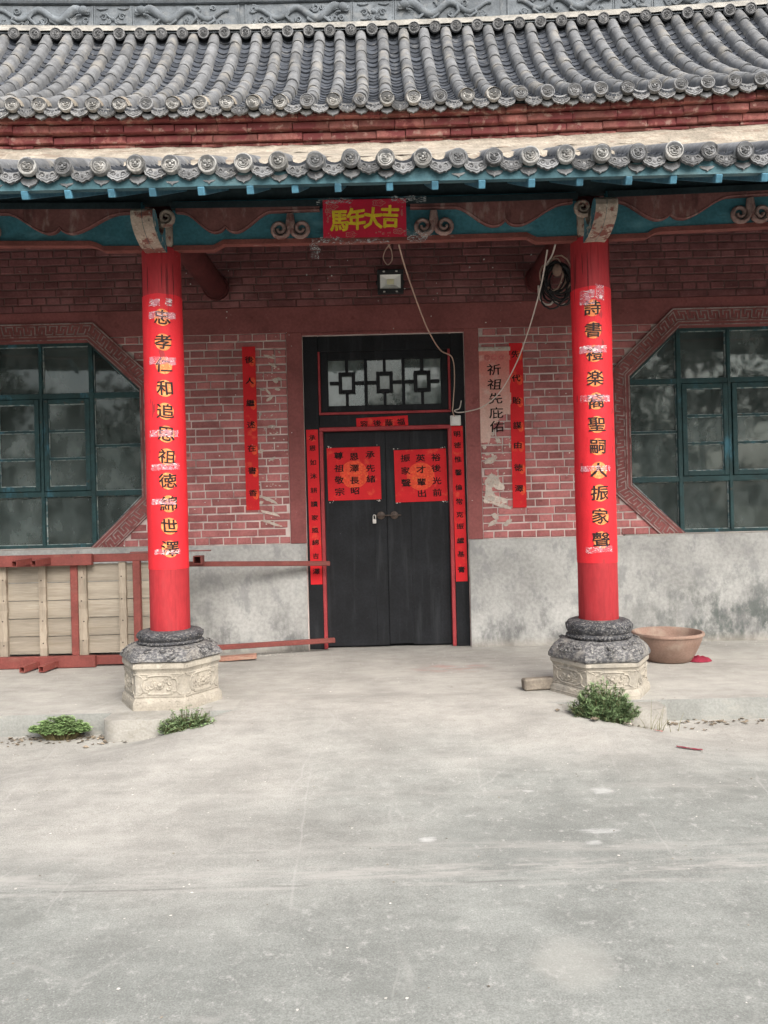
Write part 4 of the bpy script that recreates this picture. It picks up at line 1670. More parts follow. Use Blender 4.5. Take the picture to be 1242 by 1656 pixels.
def roof_M(x, s, dz, tilt=0.0, yaw=0.0):
    p, a = roof_s(s)
    n = Vector((0, -math.sin(a), math.cos(a)))
    return Matrix.Translation(Vector((x, p.x, p.y + zr_(x))) + n * dz) @ Matrix.Rotation(a + tilt, 4, 'X') @ Matrix.Rotation(yaw, 4, 'Z')


rb = MB()
rb.grid(60, 24, lambda u, v: (-7 + 14 * u, roof_s(v * LEN)[0].x + .03, roof_s(v * LEN)[0].y - .095 + zr_(-7 + 14 * u)))
rb.grid(60, 1, lambda u, v: (-7 + 14 * u, -1.33 + .3 * v, 5.255 + zr_(-7 + 14 * u)))
upper_roof = rb.build('upper_roof', M['dark_wood'], hall)
covers, pans, ud, udr, uun, ends = [], [], [], [], [], []
NSEG = 9
seg = LEN / NSEG
COVU = [cover_mesh(seg + .03, .0675, .0625, seed=50 + i) for i in range(5)]
PANU = [pan_mesh(.19, .20, seed=50 + i) for i in range(4)]
for k in range(-21, 22):
    x = X_OFF + .02 + SP * k
    wob = rr.uniform(-.012, .012)
    for s in range(NSEG):
        sc = seg * (s + .5)
        covers.append((rr.choice(COVU), roof_M(x + wob * math.sin(s * .8 + k) + rr.uniform(-.004, .004), sc, -.012 + rr.uniform(-.004, .004), -.022, rr.uniform(-.02, .02)), .2))
    dm = roof_M(x + rr.uniform(-.004, .004), -.0, 0)
    p = dm.translation
    whitish = rr.random() < (.62 if x < 1.2 else .22)
    ud.append((rr.choice(DISC_U[:2] if whitish else DISC_U[2:]), Matrix.Translation((p.x, -1.375, 5.318 + zr_(x))) @ Matrix.Rotation(rr.uniform(-.06, .06), 4, 'Z') @ Matrix.Rotation(-.12, 4, 'X') @ Matrix.Rotation(rr.uniform(-.3, .3), 4, 'Y'), .14))
    if whitish:     # mortar smeared over the last tile
        m = MB()
        L = rr.uniform(.08, .15)
        def sm(u, v, L=L):
            a = math.pi * (.02 + .96 * u)
            e = L * (1 + .35 * nz(u * 4, x))
            return (.0785 * math.cos(a), -.17 + e * v, .0785 * 1.05 * math.sin(a) - (.0 if v < .98 else .006))
        m.grid(10, 4, sm)
        Mx = roof_M(x, seg * .5, -.012, -.022)
        m.v = [tuple(Mx @ Vector(q)) for q in m.v]
        m.build('mortar_smear', M['lime'], upper_roof, smooth=60)
    xm = x + SP / 2
    NP = 23
    for s in range(NP):
        sc = LEN * (s + .6) / NP
        pans.append((rr.choice(PANU), roof_M(xm + rr.uniform(-.005, .005), sc, -.050 + rr.uniform(-.004, .004), -.10 + rr.uniform(-.02, .02), rr.uniform(-.04, .04)), .15))
    udr.append((rr.choice(DRIP), Matrix.Translation((xm + rr.uniform(-.008, .008), -1.355, 5.285 + zr_(xm) + rr.uniform(-.006, .004))) @ Matrix.Rotation(rr.uniform(-.08, .08), 4, 'Y') @ Matrix.Rotation(rr.uniform(-.14, .05), 4, 'X'), .12))
    if rr.random() < .9:
        uun.append((rr.choice(UNDER), Matrix.Translation((x + rr.uniform(-.01, .01), -1.33, 5.248 + zr_(x) + rr.uniform(-.006, .004))) @ Matrix.Rotation(rr.uniform(-.06, .06), 4, 'Y'), .08))
    ends.append((rr.choice(DISC_U[2:]), Matrix.Translation((xm, .585, 7.165 + zr_(xm))) @ Matrix.Rotation(.1, 4, 'X'), .1))
place_pieces('cover_tile', M['tile'], upper_roof, covers, 300)
place_pieces('pan_tile', M['pan'], upper_roof, pans, 300)
place_pieces('eave_disc', M['drip'], upper_roof, ud, 300)
place_pieces('drip_tile', M['drip'], upper_roof, udr, 300)
place_pieces('under_tile', M['tile'], upper_roof, uun, 300)
place_pieces('ridge_tile', M['drip'], upper_roof, ends, 300)

# ------------------------------------------------------------------ carved ridge
YR = .74
rg = MB()
NR = 120
def rline(y, z):
    return lambda x: (x, y, z + zr_(x))
secs = [(.60, 7.13), (.66, 7.215), (.655, 7.245), (.70, 7.247), (.70, 7.262), (YR, 7.264), (YR, 7.545), (.70, 7.552), (.685, 7.575), (.70, 7.590), (.685, 7.596), (.70, 7.612), (.78, 7.622), (.90, 7.622), (.90, 7.1)]
v, f = [], []
for i in range(NR + 1):
    x = -7 + 14 * i / NR
    for (y, z) in secs:
        v.append((x, y + .003 * nz(x * 5, z * 3), z + .045 + zr_(x) + .003 * nz(x * 4, y * 9)))
n = len(secs)
for i in range(NR):
    for j in range(n - 1):
        f.append((i * n + j, (i + 1) * n + j, (i + 1) * n + j + 1, i * n + j + 1))
rg.add(v, f)
ridge = rg.build('roof_ridge', M['ridge'], hall, smooth=25)
rbed = MB()
bed = [(.585, 7.20), (.640, 7.268), (.648, 7.300), (.70, 7.302)]
rbed.grid(140, 3, lambda u, v: (-7 + 14 * u, bed[round(v * 3)][0] + .006 * nz(u * 80, v * 3), bed[round(v * 3)][1] + zr_(-7 + 14 * u) + .005 * nz(u * 70, v * 5)))
rbed.build('mortar_bed', M['ridge_lime'], ridge, smooth=60)


def spiral(m, cx, cz, r, y, turns=1.4, a0=0.0, sgn=1, rt=.010):
    m.tube([(cx + sgn * r * (1 - s / 17) * math.cos(a0 + s / 13 * turns * 2 * math.pi), y, cz + r * (1 - s / 17) * math.sin(a0 + s / 13 * turns * 2 * math.pi)) for s in range(14)],
           [rt * (1 - s / 26) for s in range(14)], 6, .9, 1)


def ridge_panel(x0, x1, kind, sgn=1):
    m = MB()
    zc, y = 7.450, YR - .012
    e = .012
    m.v += []
    n = 14
    # backing slab with a raised border, following the ridge line
    def slab(u, v_):
        x = x0 + e + (x1 - x0 - 2 * e) * u
        return (x, y, 7.320 + .258 * v_ + zr_(x))
    m.grid(n, 1, slab)
    for xx in (x0 + e, x1 - e):
        m.box(xx - .008, xx + .008, y - .008, YR + .01, 7.320 + zr_(xx), 7.578 + zr_(xx))
    L = x1 - x0
    rq = random.Random(int(x0 * 50))
    ym = y - .006
    if kind == 'dragon':
        pts, rad = [], []
        N = 44
        for s in range(N):
            u = s / (N - 1)
            x = (x0 + x1) / 2 + sgn * (L * .40 - u * L * .80)
            z = zc + zr_(x) + 0.070 * math.sin(u * 4.4 * math.pi + .6) * (1 - .25 * u) + .01
            pts.append((x, ym - .006, z))
            rad.append(.056 * (1 - .62 * u) if u > .1 else .036 + .20 * u)
        m.tube(pts, rad, 9, .8, 1)
        hx, hz = pts[0][0], pts[0][2]
        m.sphere((hx + sgn * .012, ym - .02, hz + .012), .056, (1.15, .7, .9), 10, 6)
        m.sphere((hx + sgn * .058, ym - .022, hz - .008), .030, (1.3, .7, .7), 9, 5)
        m.sphere((hx + sgn * .080, ym - .028, hz + .008), .014, (1, .8, 1), 7, 4)
        m.tube([(hx + sgn * .03, ym - .02, hz - .030), (hx + sgn * .07, ym - .02, hz - .036), (hx + sgn * .088, ym - .02, hz - .022)], .010, 6)
        for q in range(4):     # mane and horns
            m.tube([(hx - sgn * .01, ym - .022, hz + .02 - .02 * q), (hx - sgn * .06, ym - .024, hz + .055 - .034 * q), (hx - sgn * .10, ym - .018, hz + .062 - .045 * q)], [.012, .009, .003], 6)
        m.sphere((hx + sgn * .028, ym - .046, hz + .026), .010, (1, 1, 1), 6, 4)
        for u in (.2, .38, .62, .82):   # legs with claws
            i = int(u * (N - 1))
            bx, _, bz = pts[i]
            down = -1 if u != .38 else -1
            kx = bx + sgn * rq.uniform(.03, .07)
            fz = zc - .105 + zr_(bx)
            m.tube([(bx, ym - .012, bz), (kx - sgn * .07, ym - .018, (bz + fz) / 2), (kx, ym - .012, fz)], [.028, .021, .014], 6, .8, 1)
            for c in range(4):
                m.tube([(kx, ym - .012, fz), (kx + sgn * (.012 + .016 * c), ym - .018, fz - .008 + .010 * c)], [.008, .003], 5)
        for s in range(2, N - 2):     # dorsal fins
            bx, _, bz = pts[s]
            m.sphere((bx, ym - .006, bz + rad[s] * .95), .009, (.8, .8, 1.4), 5, 3)
        for q in range(15):      # small clouds
            spiral(m, rq.uniform(x0 + .08, x1 - .08), zc + rq.choice((-.085, .085, -.06, .07)) + zr_((x0 + x1) / 2), rq.uniform(.028, .050), ym - .003, 1.4, rq.uniform(0, 6), rq.choice((-1, 1)), .013)
    else:
        xc = (x0 + x1) / 2
        z0 = zc + zr_(xc)
        m.sphere((xc, ym, z0 + (.01 if kind == 'pearl' else -.03)), .030, (1, .8, 1), 10, 6)
        for sx in (-1, 1):
            m.tube([(xc + sx * .19, ym, z0 + .10), (xc + sx * .15, ym - .004, z0 + .085), (xc + sx * .10, ym, z0 + .09), (xc + sx * .06, ym, z0 + .10)], [.006, .010, .010, .006], 6)
            spiral(m, xc + sx * .11, z0 - .005, .04, ym - .003, 1.3, .4, sx, .010)
            spiral(m, xc + sx * .055, z0 - .06, .032, ym - .003, 1.3, 2.0, sx, .009)
            m.tube([(xc + sx * .03, ym, z0 - .02), (xc + sx * .075, ym - .005, z0 + .03), (xc + sx * .13, ym, z0 + .045)], [.010, .012, .004], 6)
            m.tube([(xc + sx * .02, ym, z0 - .05), (xc + sx * .09, ym - .005, z0 - .09), (xc + sx * .16, ym, z0 - .085)], [.010, .012, .004], 6)
    m.build('ridge_panel', M['ridge'], ridge, smooth=50)


xp = -.25
ridge_panel(-.23, .27, 'pearl')
for sgn in (1, -1):
    x = -.23 if sgn > 0 else .27
    def adv(L, kind, s):
        global x
        a, b = (x - L, x) if sgn > 0 else (x, x + L)
        ridge_panel(a, b, kind, s)
        x = x - L if sgn > 0 else x + L
    adv(1.28, 'dragon', sgn)
    x -= sgn * .06
    adv(1.28, 'dragon', -sgn)
    adv(.46, 'flower', 1)
    adv(1.25, 'dragon', sgn)
    x -= sgn * .06
    adv(1.25, 'dragon', -sgn)

# ------------------------------------------------------------------ lettering
_G = {}


def glyph(ch, bold=.012):
    if (ch, bold) in _G:
        return _G[(ch, bold)]
    c = bpy.data.curves.new('lettering', 'FONT')
    c.body = ch
    c.size = 1
    c.offset = bold
    c.resolution_u = 2
    o = bpy.data.objects.new('lettering', c)
    COL.objects.link(o)
    dg = bpy.context.evaluated_depsgraph_get()
    me = o.evaluated_get(dg).to_mesh()
    v = [q.co.copy() for q in me.vertices]
    f = [tuple(p.vertices) for p in me.polygons]
    o.evaluated_get(dg).to_mesh_clear()
    bpy.data.objects.remove(o)
    bpy.data.curves.remove(c)
    y0, y1 = min(q.y for q in v), max(q.y for q in v)
    x0, x1 = min(q.x for q in v), max(q.x for q in v)
    v = [Vector((q.x - (x0 + x1) / 2, q.y - (y0 + y1) / 2)) for q in v]
    _G[(ch, bold)] = (v, f)
    return v, f


def lettering(chars, fn, mat, parent, bold=0.0, bend=0, wob=.03, name='character'):
    """chars: (char, u, v, width, height) in paper coordinates; fn(u, v, lift) -> world point a hair above the paper.
    bold: brush width added by stamping the glyph around a small circle"""
    for i, (ch, u0, v0, w, h) in enumerate(chars):
        v, f = glyph(ch, 0.0)
        rq = random.Random(i * 7 + ord(ch))
        rot = rq.uniform(-.05, .05)
        pts = []
        for q in v:
            x = q.x + wob * nz(q.x * 1.6 + i * 3.1, q.y * 1.6, 1) + .2 * wob * nz(q.x * 9, q.y * 9, i)
            y = q.y + wob * nz(q.x * 1.6, q.y * 1.6 + i * 2.3, 5) + .2 * wob * nz(q.x * 9, q.y * 9, i + 4)
            y += .12 * x * x - .02            # strokes flare a little upward at the tips as in brush script
            pts.append((x - rot * y, y + rot * x))
        if bend:
            bm = bmesh.new()
            bv = [bm.verts.new((x, y, 0)) for x, y in pts]
            for t in f:
                try:
                    bm.faces.new([bv[k] for k in t])
                except ValueError:
                    pass
            for k in range(1, bend):
                xx = -.5 + k / bend
                bmesh.ops.bisect_plane(bm, geom=bm.verts[:] + bm.edges[:] + bm.faces[:], plane_co=(xx, 0, 0), plane_no=(1, 0, 0))
            bm.verts.index_update()
            pts = [(q.co.x, q.co.y) for q in bm.verts]
            f = [tuple(q.index for q in g.verts) for g in bm.faces]
            bm.free()
        m = MB()
        N = 1 if bold == 0 else (5 if bold < .03 else 9)
        for k in range(N):
            dx = dy = 0.0
            if k:
                a = 2 * math.pi * k / (N - 1) + .4
                dx, dy = bold * math.cos(a), bold * math.sin(a) * (.8 if k % 2 else .5)
            m.add([fn(u0 + (x + dx) * w, v0 + (y + dy) * h, .00018 * k) for x, y in pts], f)
        me = bpy.data.meshes.new(name)
        me.from_pydata(m.v, [], m.f)
        me.materials.append(mat)
        new_obj(name, me, parent)


def disc_print(centres, fn, mat, parent, name, r, ry=None):
    ry = ry or r
    for (u, v) in centres:
        m = MB()
        ring = [[fn(u + r * q / 4 * math.cos(2 * math.pi * k / 24), v + ry * q / 4 * math.sin(2 * math.pi * k / 24)) for k in range(24)] for q in (1, 2, 3, 4)]
        vv = [fn(u, v)] + [p for rg_ in ring for p in rg_]
        ff = [(0, 1 + k, 1 + (k + 1) % 24) for k in range(24)]
        for q in range(3):
            for k in range(24):
                ff.append((1 + q * 24 + k, 1 + (q + 1) * 24 + k, 1 + (q + 1) * 24 + (k + 1) % 24, 1 + q * 24 + (k + 1) % 24))
        m.add(vv, ff)
        m.build(name, mat, parent)


# ------------------------------------------------------------------ couplets wrapped round the columns
def column_couplet(cx, ztop, zbot, a_top, a_bot, text, zs, tapes, label):
    half = R(97)
    def phi0(z):
        return a_top + (a_bot - a_top) * (ztop - z) / (ztop - zbot)
    def surf(u, z, off=0.0):
        a = phi0(z) * .0 + u / .161
        r = .1615 - .0058 * (z - .55) / 3.5 + off + .0022 * nz(u * 9, z * 3.0, cx) + .0016 * nz(u * 26, z * 11, cx + 3) + .003 * max(0, abs(u) - .18) * 12 * (1 + nz(z * 5, cx))
        b = a + (a_top + a_bot) / 2
        return Vector((cx + r * math.sin(b), CY - r * math.cos(b), z + .004 * nz(u * 12, cx)))
    m = MB()
    W = half * .161
    m.grid(44, 120, lambda u, v: surf(-W + 2 * W * u, zbot + (ztop - zbot) * v))
    base = Vector((cx, CY, zbot))
    o = m.build('paper_couplet', M['paper'], None, smooth=60)
    tag(o, label, 'couplet', 'tall red couplets pasted round the two columns')
    shift = lambda z: (phi0(z) - (a_top + a_bot) / 2) * .161
    disc_print([(shift(z), z - .004) for z in zs], lambda u, v: surf(u, v, .0016), M['gold'], o, 'gold_print', .066, .068)
    lettering([(ch, shift(z), z, .146, .124) for ch, z in zip(text, zs)], lambda u, v, e=0: surf(u, v, .0030 + e), M['ink'], o, .019, bend=22, wob=.05)
    for i, (z, u0, u1, h) in enumerate(tapes):
        t = MB()
        def tp(u, v):
            uu = u0 + (u1 - u0) * u + shift(z)
            edge = .010 * nz(v * 9, i * 3.1) if u in (0.0, 1.0) else 0
            return surf(uu + edge, z + h * (v - .5) + .010 * nz(u * 3, i * 1.7) + (.006 * nz(u * 25, i) if v in (0.0, 1.0) else 0), .0046 + .002 * nz(u * 20, v * 9, i))
        t.grid(26, 6, tp)
        t.build('clear_tape', M['tape'], o, smooth=60)
    return o


def zpx(px, py, d):
    """height of a photographed point lying at distance d"""
    b = (px - 621) * math.sin(ROLL) + (py - 828) * math.cos(ROLL)
    return HCAM - b * d / F_PX


dcol = CY + D0 - .16
zl = [zpx(266 + .028 * (y - 512), y, dcol) for y in (512, 552, 590, 627, 664, 701, 738, 777, 814, 850, 887)]
zr2 = [zpx(960, y, dcol) for y in (497, 533, 571, 611, 648, 686, 722, 760, 797, 835, 873)]
column_couplet(COLX[0], zpx(267, 474, dcol), zpx(272, 921, dcol), R(13), R(21), '忠孝仁和追思祖徳綿世澤', zl,
               [(zpx(266, 489, dcol), -.105, -.015, .055), (zpx(266, 487, dcol), .03, .085, .06), (zpx(266, 509, dcol), -.11, .115, .055), (zpx(268, 583, dcol), -.12, .10, .06),
                (zpx(270, 700, dcol), -.14, .10, .055), (zpx(272, 755, dcol), -.135, .10, .05), (zpx(274, 811, dcol), -.14, .06, .045), (zpx(276, 893, dcol), -.13, .08, .04)],
               'tall red couplet round the column beside the wooden platform, first character under tape')
column_couplet(COLX[1], zpx(958, 462, dcol), zpx(966, 911, dcol), R(-12), R(0), '詩書禮楽裔聖嗣人振家聲', zr2,
               [(zpx(955, 480, dcol), -.10, .02, .115), (zpx(975, 472, dcol), .03, .10, .12), (zpx(960, 564, dcol), -.12, .11, .058), (zpx(962, 644, dcol), -.13, .12, .055),
                (zpx(963, 757, dcol), -.15, .10, .045), (zpx(966, 889, dcol), -.13, .09, .05)],
               'tall red couplet round the column beside the clay basin, characters on orange discs')


# ------------------------------------------------------------------ flat red papers on wall and door
def flat_paper(name, cx, zc, w, h, y, mat, label, cat, group=None, rot=0.0, curl=.004, nu=8, nv=24, thick=.0012):
    ca, sa = math.cos(rot), math.sin(rot)
    def P(u, v, off=0.0):
        x, z = u * ca - v * sa, u * sa + v * ca
        bulge = curl * (.5 + .5 * nz(u * 5 + cx * 3, v * 5, 2)) + curl * .35 * nz(u * 22, v * 16, cx)
        return Vector((cx + x, y - bulge - off, zc + z))
    m = MB()
    m.grid(nu, nv, lambda a, b: P(-w / 2 + w * a, -h / 2 + h * b, thick))
    m.grid(nu, nv, lambda a, b: P(-w / 2 + w * a, -h / 2 + h * b, 0))
    o = m.build(name, mat, None, smooth=60)
    tag(o, label, cat, group)
    return o, (lambda u, v, e=0: P(u, v, .0030 + e)), (lambda u, v: P(u, v, .0021))


G_WALL = 'narrow red strips on the brick wall'
zt_, zb2 = zpx(406, 561, D0), zpx(406, 825, D0)
o, P, Q = flat_paper('paper_strip', -1.437, (zt_ + zb2) / 2, .145, zt_ - zb2, -.014, M['paper_dull'], 'narrow red strip pasted on the brick wall beside the torn paper remains, writing starting 後人', 'paper strip', G_WALL, R(.2))
zc = (zt_ + zb2) / 2
ys = [zpx(408, y, D0) - zc for y in (582, 616, 652, 687, 725, 761, 797)]
disc_print([(.035, y - .02) for y in ys], Q, M['faint_gold'], o, 'faint_print', .033, .055)
lettering([(c, .004, y, .098, .080) for c, y in zip('後人繼述在書香', ys)], P, M['ink_red'], o, .026, wob=.06)
zt_, zb2 = zpx(836, 555, D0), zpx(839, 821, D0)
zc = (zt_ + zb2) / 2
o, P, Q = flat_paper('paper_strip', 1.487, zc, .150, zt_ - zb2, -.014, M['paper_dull'], 'narrow red strip pasted on the brick wall beside the faded pink poster, writing starting 先代', 'paper strip', G_WALL, R(.1))
ys = [zpx(837, y, D0) - zc for y in (573, 612, 648, 688, 720, 756, 790)]
disc_print([(.035, y - .02) for y in ys], Q, M['faint_gold'], o, 'faint_print', .033, .055)
lettering([(c, -.004, y, .100, .082) for c, y in zip('先代貽謀由徳澤', ys)], P, M['ink_red'], o, .026, wob=.06)

G_DOOR = 'long red strips on the door jambs'
zt_, zb2 = zpx(505, 695, 8.67), zpx(513, 945, 8.67)
zc = (zt_ + zb2) / 2
o, P, Q = flat_paper('paper_strip', -.766, zc, .128, zt_ - zb2, YF - .002, M['paper_dull'], 'long narrow red strip on the door jamb crossed by the steel rail', 'paper strip', G_DOOR, R(.35), .003)
ys = [zpx(509, y, 8.67) - zc for y in (708, 725, 748, 770, 793, 815, 837, 858, 877, 899, 924)]
lettering([(c, .0, y, .078, .066) for c, y in zip('承恩如沐耕讀家風綿吉澤', ys)], P, M['ink_red'], o, .026, wob=.06)
zt_, zb2 = zpx(742, 689, 8.67), zpx(748, 940, 8.67)
zc = (zt_ + zb2) / 2
o, P, Q = flat_paper('paper_strip', .833, zc, .128, zt_ - zb2, YF - .002, M['paper_dull'], 'long narrow red strip on the door jamb below the white switch box', 'paper strip', G_DOOR, R(.45), .003)
ys = [zpx(742, y, 8.67) - zc for y in (702, 720, 743, 764, 788, 811, 832, 851, 874, 896, 921)]
lettering([(c, .0, y, .082, .070) for c, y in zip('明徳惟馨倫常克振繼基膏', ys)], P, M['ink_red'], o, .026, wob=.06)

zc = zpx(621, 684, 8.67)
o, P, Q = flat_paper('lintel_paper', .005, zc, .570, .135, YF + .002, M['paper_dull'], 'small horizontal red paper above the door with four characters, tilted', 'paper strip', None, R(2.0), .003, 12, 6)
lettering([(c, u, 0.0, .092, .078) for c, u in zip('容後蔭福', (-.200, -.055, .075, .205))], P, M['ink_red'], o, .026, wob=.05)

G_SQ = 'square red papers on the door leaves'
YD = .1035


def door_square(cx, zc, w, h, rot, cols, label):
    o, P, Q = flat_paper('square_paper', cx, zc, w, h, YD - .003, M['paper_dull'], label, 'paper square', G_SQ, rot, .004, 16, 16)
    disc_print([(0.0, -.01)], Q, M['faint_gold'], o, 'round_print', .155)
    chars = []
    for u, col, vs in cols:
        for c, v in zip(col, vs):
            chars.append((c, u, v, .108, .088))
    lettering(chars, P, M['ink_red'], o, .026, wob=.06)
    # small tears of tape at the corners
    t = MB()
    rq = random.Random(int(cx * 91))
    for k in range(16):
        a, b = rq.choice((-1, 1)) * (w / 2 - rq.uniform(.0, .06)), rq.choice((-1, 1)) * (h / 2 + rq.uniform(.002, .022))
        s = rq.uniform(.004, .011)
        p = [P(a + s * math.cos(q * 2.1 + k), b + s * .7 * math.sin(q * 2.1 + k)) for q in range(3)]
        t.add(p, [(0, 1, 2)])
    t.build('tape_remains', M['chip'], o)


V4 = [.20, .065, -.065, -.20]
door_square(-.322, zpx(573, 766, 8.72), .590, .585, R(.4), [(.185, '承先緒', [.205, .055, -.065]), (.005, '恩澤長昭', [.19, .06, -.075, -.19]), (-.165, '尊祖敬宗', [.205, .065, -.065, -.195])],
            'square red paper on the door leaf above the padlock')
door_square(.418, zpx(680, 769, 8.72), .580, .580, R(.8), [(.175, '裕後光前', [.195, .075, -.065, -.195]), (.005, '英才輩出', [.195, .07, -.07, -.20]), (-.165, '振家聲', [.20, .06, -.075])],
            'square red paper on the door leaf nearer the white switch box')

# pink poster with a torn foot
zt_ = zpx(800, 566, D0)
m = MB()
pw = .345
def pbot(u):
    s = [(0, 2.23), (.18, 2.235), (.28, 2.22), (.33, 2.32), (.40, 2.42), (.55, 2.46), (.66, 2.52), (.85, 2.54), (1.0, 2.53)]
    for i in range(len(s) - 1):
        if u <= s[i + 1][0]:
            a, b = s[i], s[i + 1]
            return a[1] + (b[1] - a[1]) * (u - a[0]) / (b[0] - a[0]) + .012 * nz(u * 17, 3)
    return s[-1][1]
PX0 = 1.078
def PP(x, z, off=0.0):
    return Vector((x, -.0155 - off - .004 * (.5 + .5 * nz(x * 6, z * 4)), z))
m.grid(40, 30, lambda u, v: PP(PX0 + pw * u, zt_ + (pbot(u) - zt_) * v))
poster = m.build('torn_poster', M['pink_paper'], None, smooth=60)
tag(poster, 'faded pink poster with a torn bottom edge pasted beside the door', 'poster')
ys = [zpx(798, y, D0) for y in (598, 622, 645, 668, 690)]
lettering([(c, PX0 + .165 + .004 * i, y, .165, .128) for i, (c, y) in enumerate(zip('祈祖先庇佑', ys))], lambda u, v, e=0: PP(u, v, .0012 + e), M['ink_red'], poster, .014, wob=.06)
m = MB()
for k in range(3):
    xc = PX0 + .09 + .078 * k
    for q in (.030, .018):
        m.tube([PP(xc + q * math.cos(t * .55), zt_ - .085 + q * math.sin(t * .55), .0012) for t in range(12)], .0035, 4, .25, 1)
m.build('ring_print', M['pink_scrap'], poster)
m = MB()
m.grid(12, 2, lambda u, v: PP(PX0 - .002 + (pw + .004) * u, zt_ + .030 - .045 * v, .003 + .004 * math.sin(v * 3)))
m.build('folded_edge', M['scrap'], poster, smooth=60)

# remains of torn-off papers
def scraps(cells, label, seed):
    rq = random.Random(seed)
    m = MB()
    for (x, z, w, h, ang, n) in cells:
        for k in range(n):
            cx, cz = x + rq.gauss(0, w * .35) * (n > 1), z + rq.gauss(0, h * .35) * (n > 1)
            a, b = (w, h) if n == 1 else (rq.uniform(.006, .03), rq.uniform(.004, .018))
            t0 = ang + rq.uniform(-.4, .4) * (n > 1)
            N = 14 if n == 1 else 7
            ring = []
            for q in range(N):
                t = 2 * math.pi * q / N
                r = 1 + .35 * nz(q * 1.9, cx * 9, cz * 9)
                px, pz = a / 2 * r * math.cos(t), b / 2 * r * math.sin(t)
                ring.append((cx + px * math.cos(t0) - pz * math.sin(t0), -.0125 - .003 * rq.random(), cz + px * math.sin(t0) + pz * math.cos(t0)))
            m.add(ring + [(p[0], -.006, p[2]) for p in ring], [tuple(range(N))] + [(q, (q + 1) % N, N + (q + 1) % N, N + q) for q in range(N)])
    o = m.build('paper_remains', M['scrap'], None)
    tag(o, label, 'paper scraps')
    return stuff(o)


def W(px, py):
    u, v = px - 621, py - 828
    a = u * math.cos(ROLL) - v * math.sin(ROLL)
    return a * D0 / F_PX, zpx(px, py, D0)


def cell(px, py, w, h, ang, n):
    x, z = W(px, py)
    return (x, z, w, h, ang, n)


scraps([cell(435, 577, .13, .022, -.35, 1), cell(441, 591, .10, .025, -.5, 1), cell(452, 570, .04, .018, -.9, 1), cell(446, 616, .05, .06, .8, 1), cell(452, 613, .03, .06, 1.2, 1),
        cell(424, 630, .07, .025, -.3, 1), cell(434, 634, .09, .03, -.9, 1), cell(436, 645, .09, .035, .6, 1), cell(449, 630, .03, .06, 1.4, 1), cell(421, 671, .05, .025, 1, 1),
        cell(438, 690, .11, .03, .1, 1), cell(422, 730, .07, .04, .3, 1), cell(441, 742, .08, .03, .4, 1), cell(435, 808, .22, .035, -.42, 1), cell(422, 813, .06, .035, .3, 1),
        cell(437, 830, .24, .03, -.28, 1), cell(439, 846, .25, .028, -.32, 1), cell(440, 690, .2, .5, 0, 26), cell(440, 790, .22, .5, 0, 22), cell(436, 600, .2, .35, 0, 12)],
       'torn white paper remains in slanting streaks on the bricks', 3)
scraps([cell(796, 778, .17, .16, .3, 1), cell(806, 785, .15, .09, -.5, 1), cell(790, 795, .08, .16, .2, 1), cell(800, 808, .28, .10, -.1, 1), cell(792, 802, .12, .14, .2, 1), cell(812, 818, .22, .045, -.3, 1),
        cell(801, 835, .06, .09, .9, 1), cell(796, 846, .05, .12, -1.0, 1), cell(821, 845, .11, .05, .7, 1), cell(793, 745, .13, .07, .3, 1), cell(799, 740, .07, .05, .1, 1), cell(788, 735, .05, .03, -.3, 1),
        cell(796, 700, .05, .07, .2, 1), cell(805, 712, .05, .06, .2, 1), cell(783, 723, .04, .05, .7, 1), cell(824, 720, .02, .06, .1, 1), cell(802, 770, .3, .45, 0, 40), cell(808, 710, .2, .2, 0, 16)],
       'torn white paper remains on the bricks below the pink poster', 4)
def wall_specks():
    m = MB()
    rq = random.Random(8)
    for k in range(170):
        x, z = rq.uniform(-3, 3), rq.uniform(1.2, 4.3)
        if DX[0] - .02 < x < DX[1] + .02 and z < DZ + .02 or oct_dist(WL, x, z) < .2 or oct_dist(WR, x, z) < .2:
            continue
        s = rq.uniform(.004, .011)
        y = -.0175
        ring = [(x + s * rq.uniform(.5, 1.2) * math.cos(q * 1.2), y, z + s * rq.uniform(.4, 1) * math.sin(q * 1.2)) for q in range(5)]
        m.add(ring + [(p[0], -.008, p[2]) for p in ring], [(0, 1, 2, 3, 4)] + [(q, (q + 1) % 5, 5 + (q + 1) % 5, 5 + q) for q in range(5)])
    stuff(m.build('plaster_specks', M['chip'], front_wall))
wall_specks()

# ------------------------------------------------------------------ sign on the beam
sx, sz = -.098, 3.862
o, P, Q = flat_paper('new_year_sign', sx, sz, .668, .305, YB - .062, M['sign_red'], 'crimson sign with yellow characters on the beam above the door', 'sign', None, R(-.35), .004, 14, 8, .003)
lettering([(c, u, v, .158, .186) for c, u, v in zip('馬年大吉', (-.205, -.068, .068, .205), (-.015, .0, .002, .012))], P, M['yellow'], o, .038, wob=.05)
m = MB()
def cloud(u0, v0, s):
    pts = []
    for k in range(33):
        t = 2 * math.pi * k / 32
        r = 1 + .16 * math.cos(5 * t)
        pts.append(P(u0 + s * r * math.cos(t), v0 + s * .48 * r * math.sin(t)))
    m.tube(pts, .0026, 4, .3, 1, caps=False)
    for q in (-.4, 0, .4):
        m.tube([P(u0 + s * (q + .2 * math.cos(t * .9)), v0 + s * .2 * math.sin(t * .9)) for t in range(7)], .002, 4, .3, 1)
for a in ((-.11, -.128, .042), (.115, .122, .048), (.272, -.108, .042), (-.262, .098, .045), (-.282, .065, .034)):
    cloud(*a)
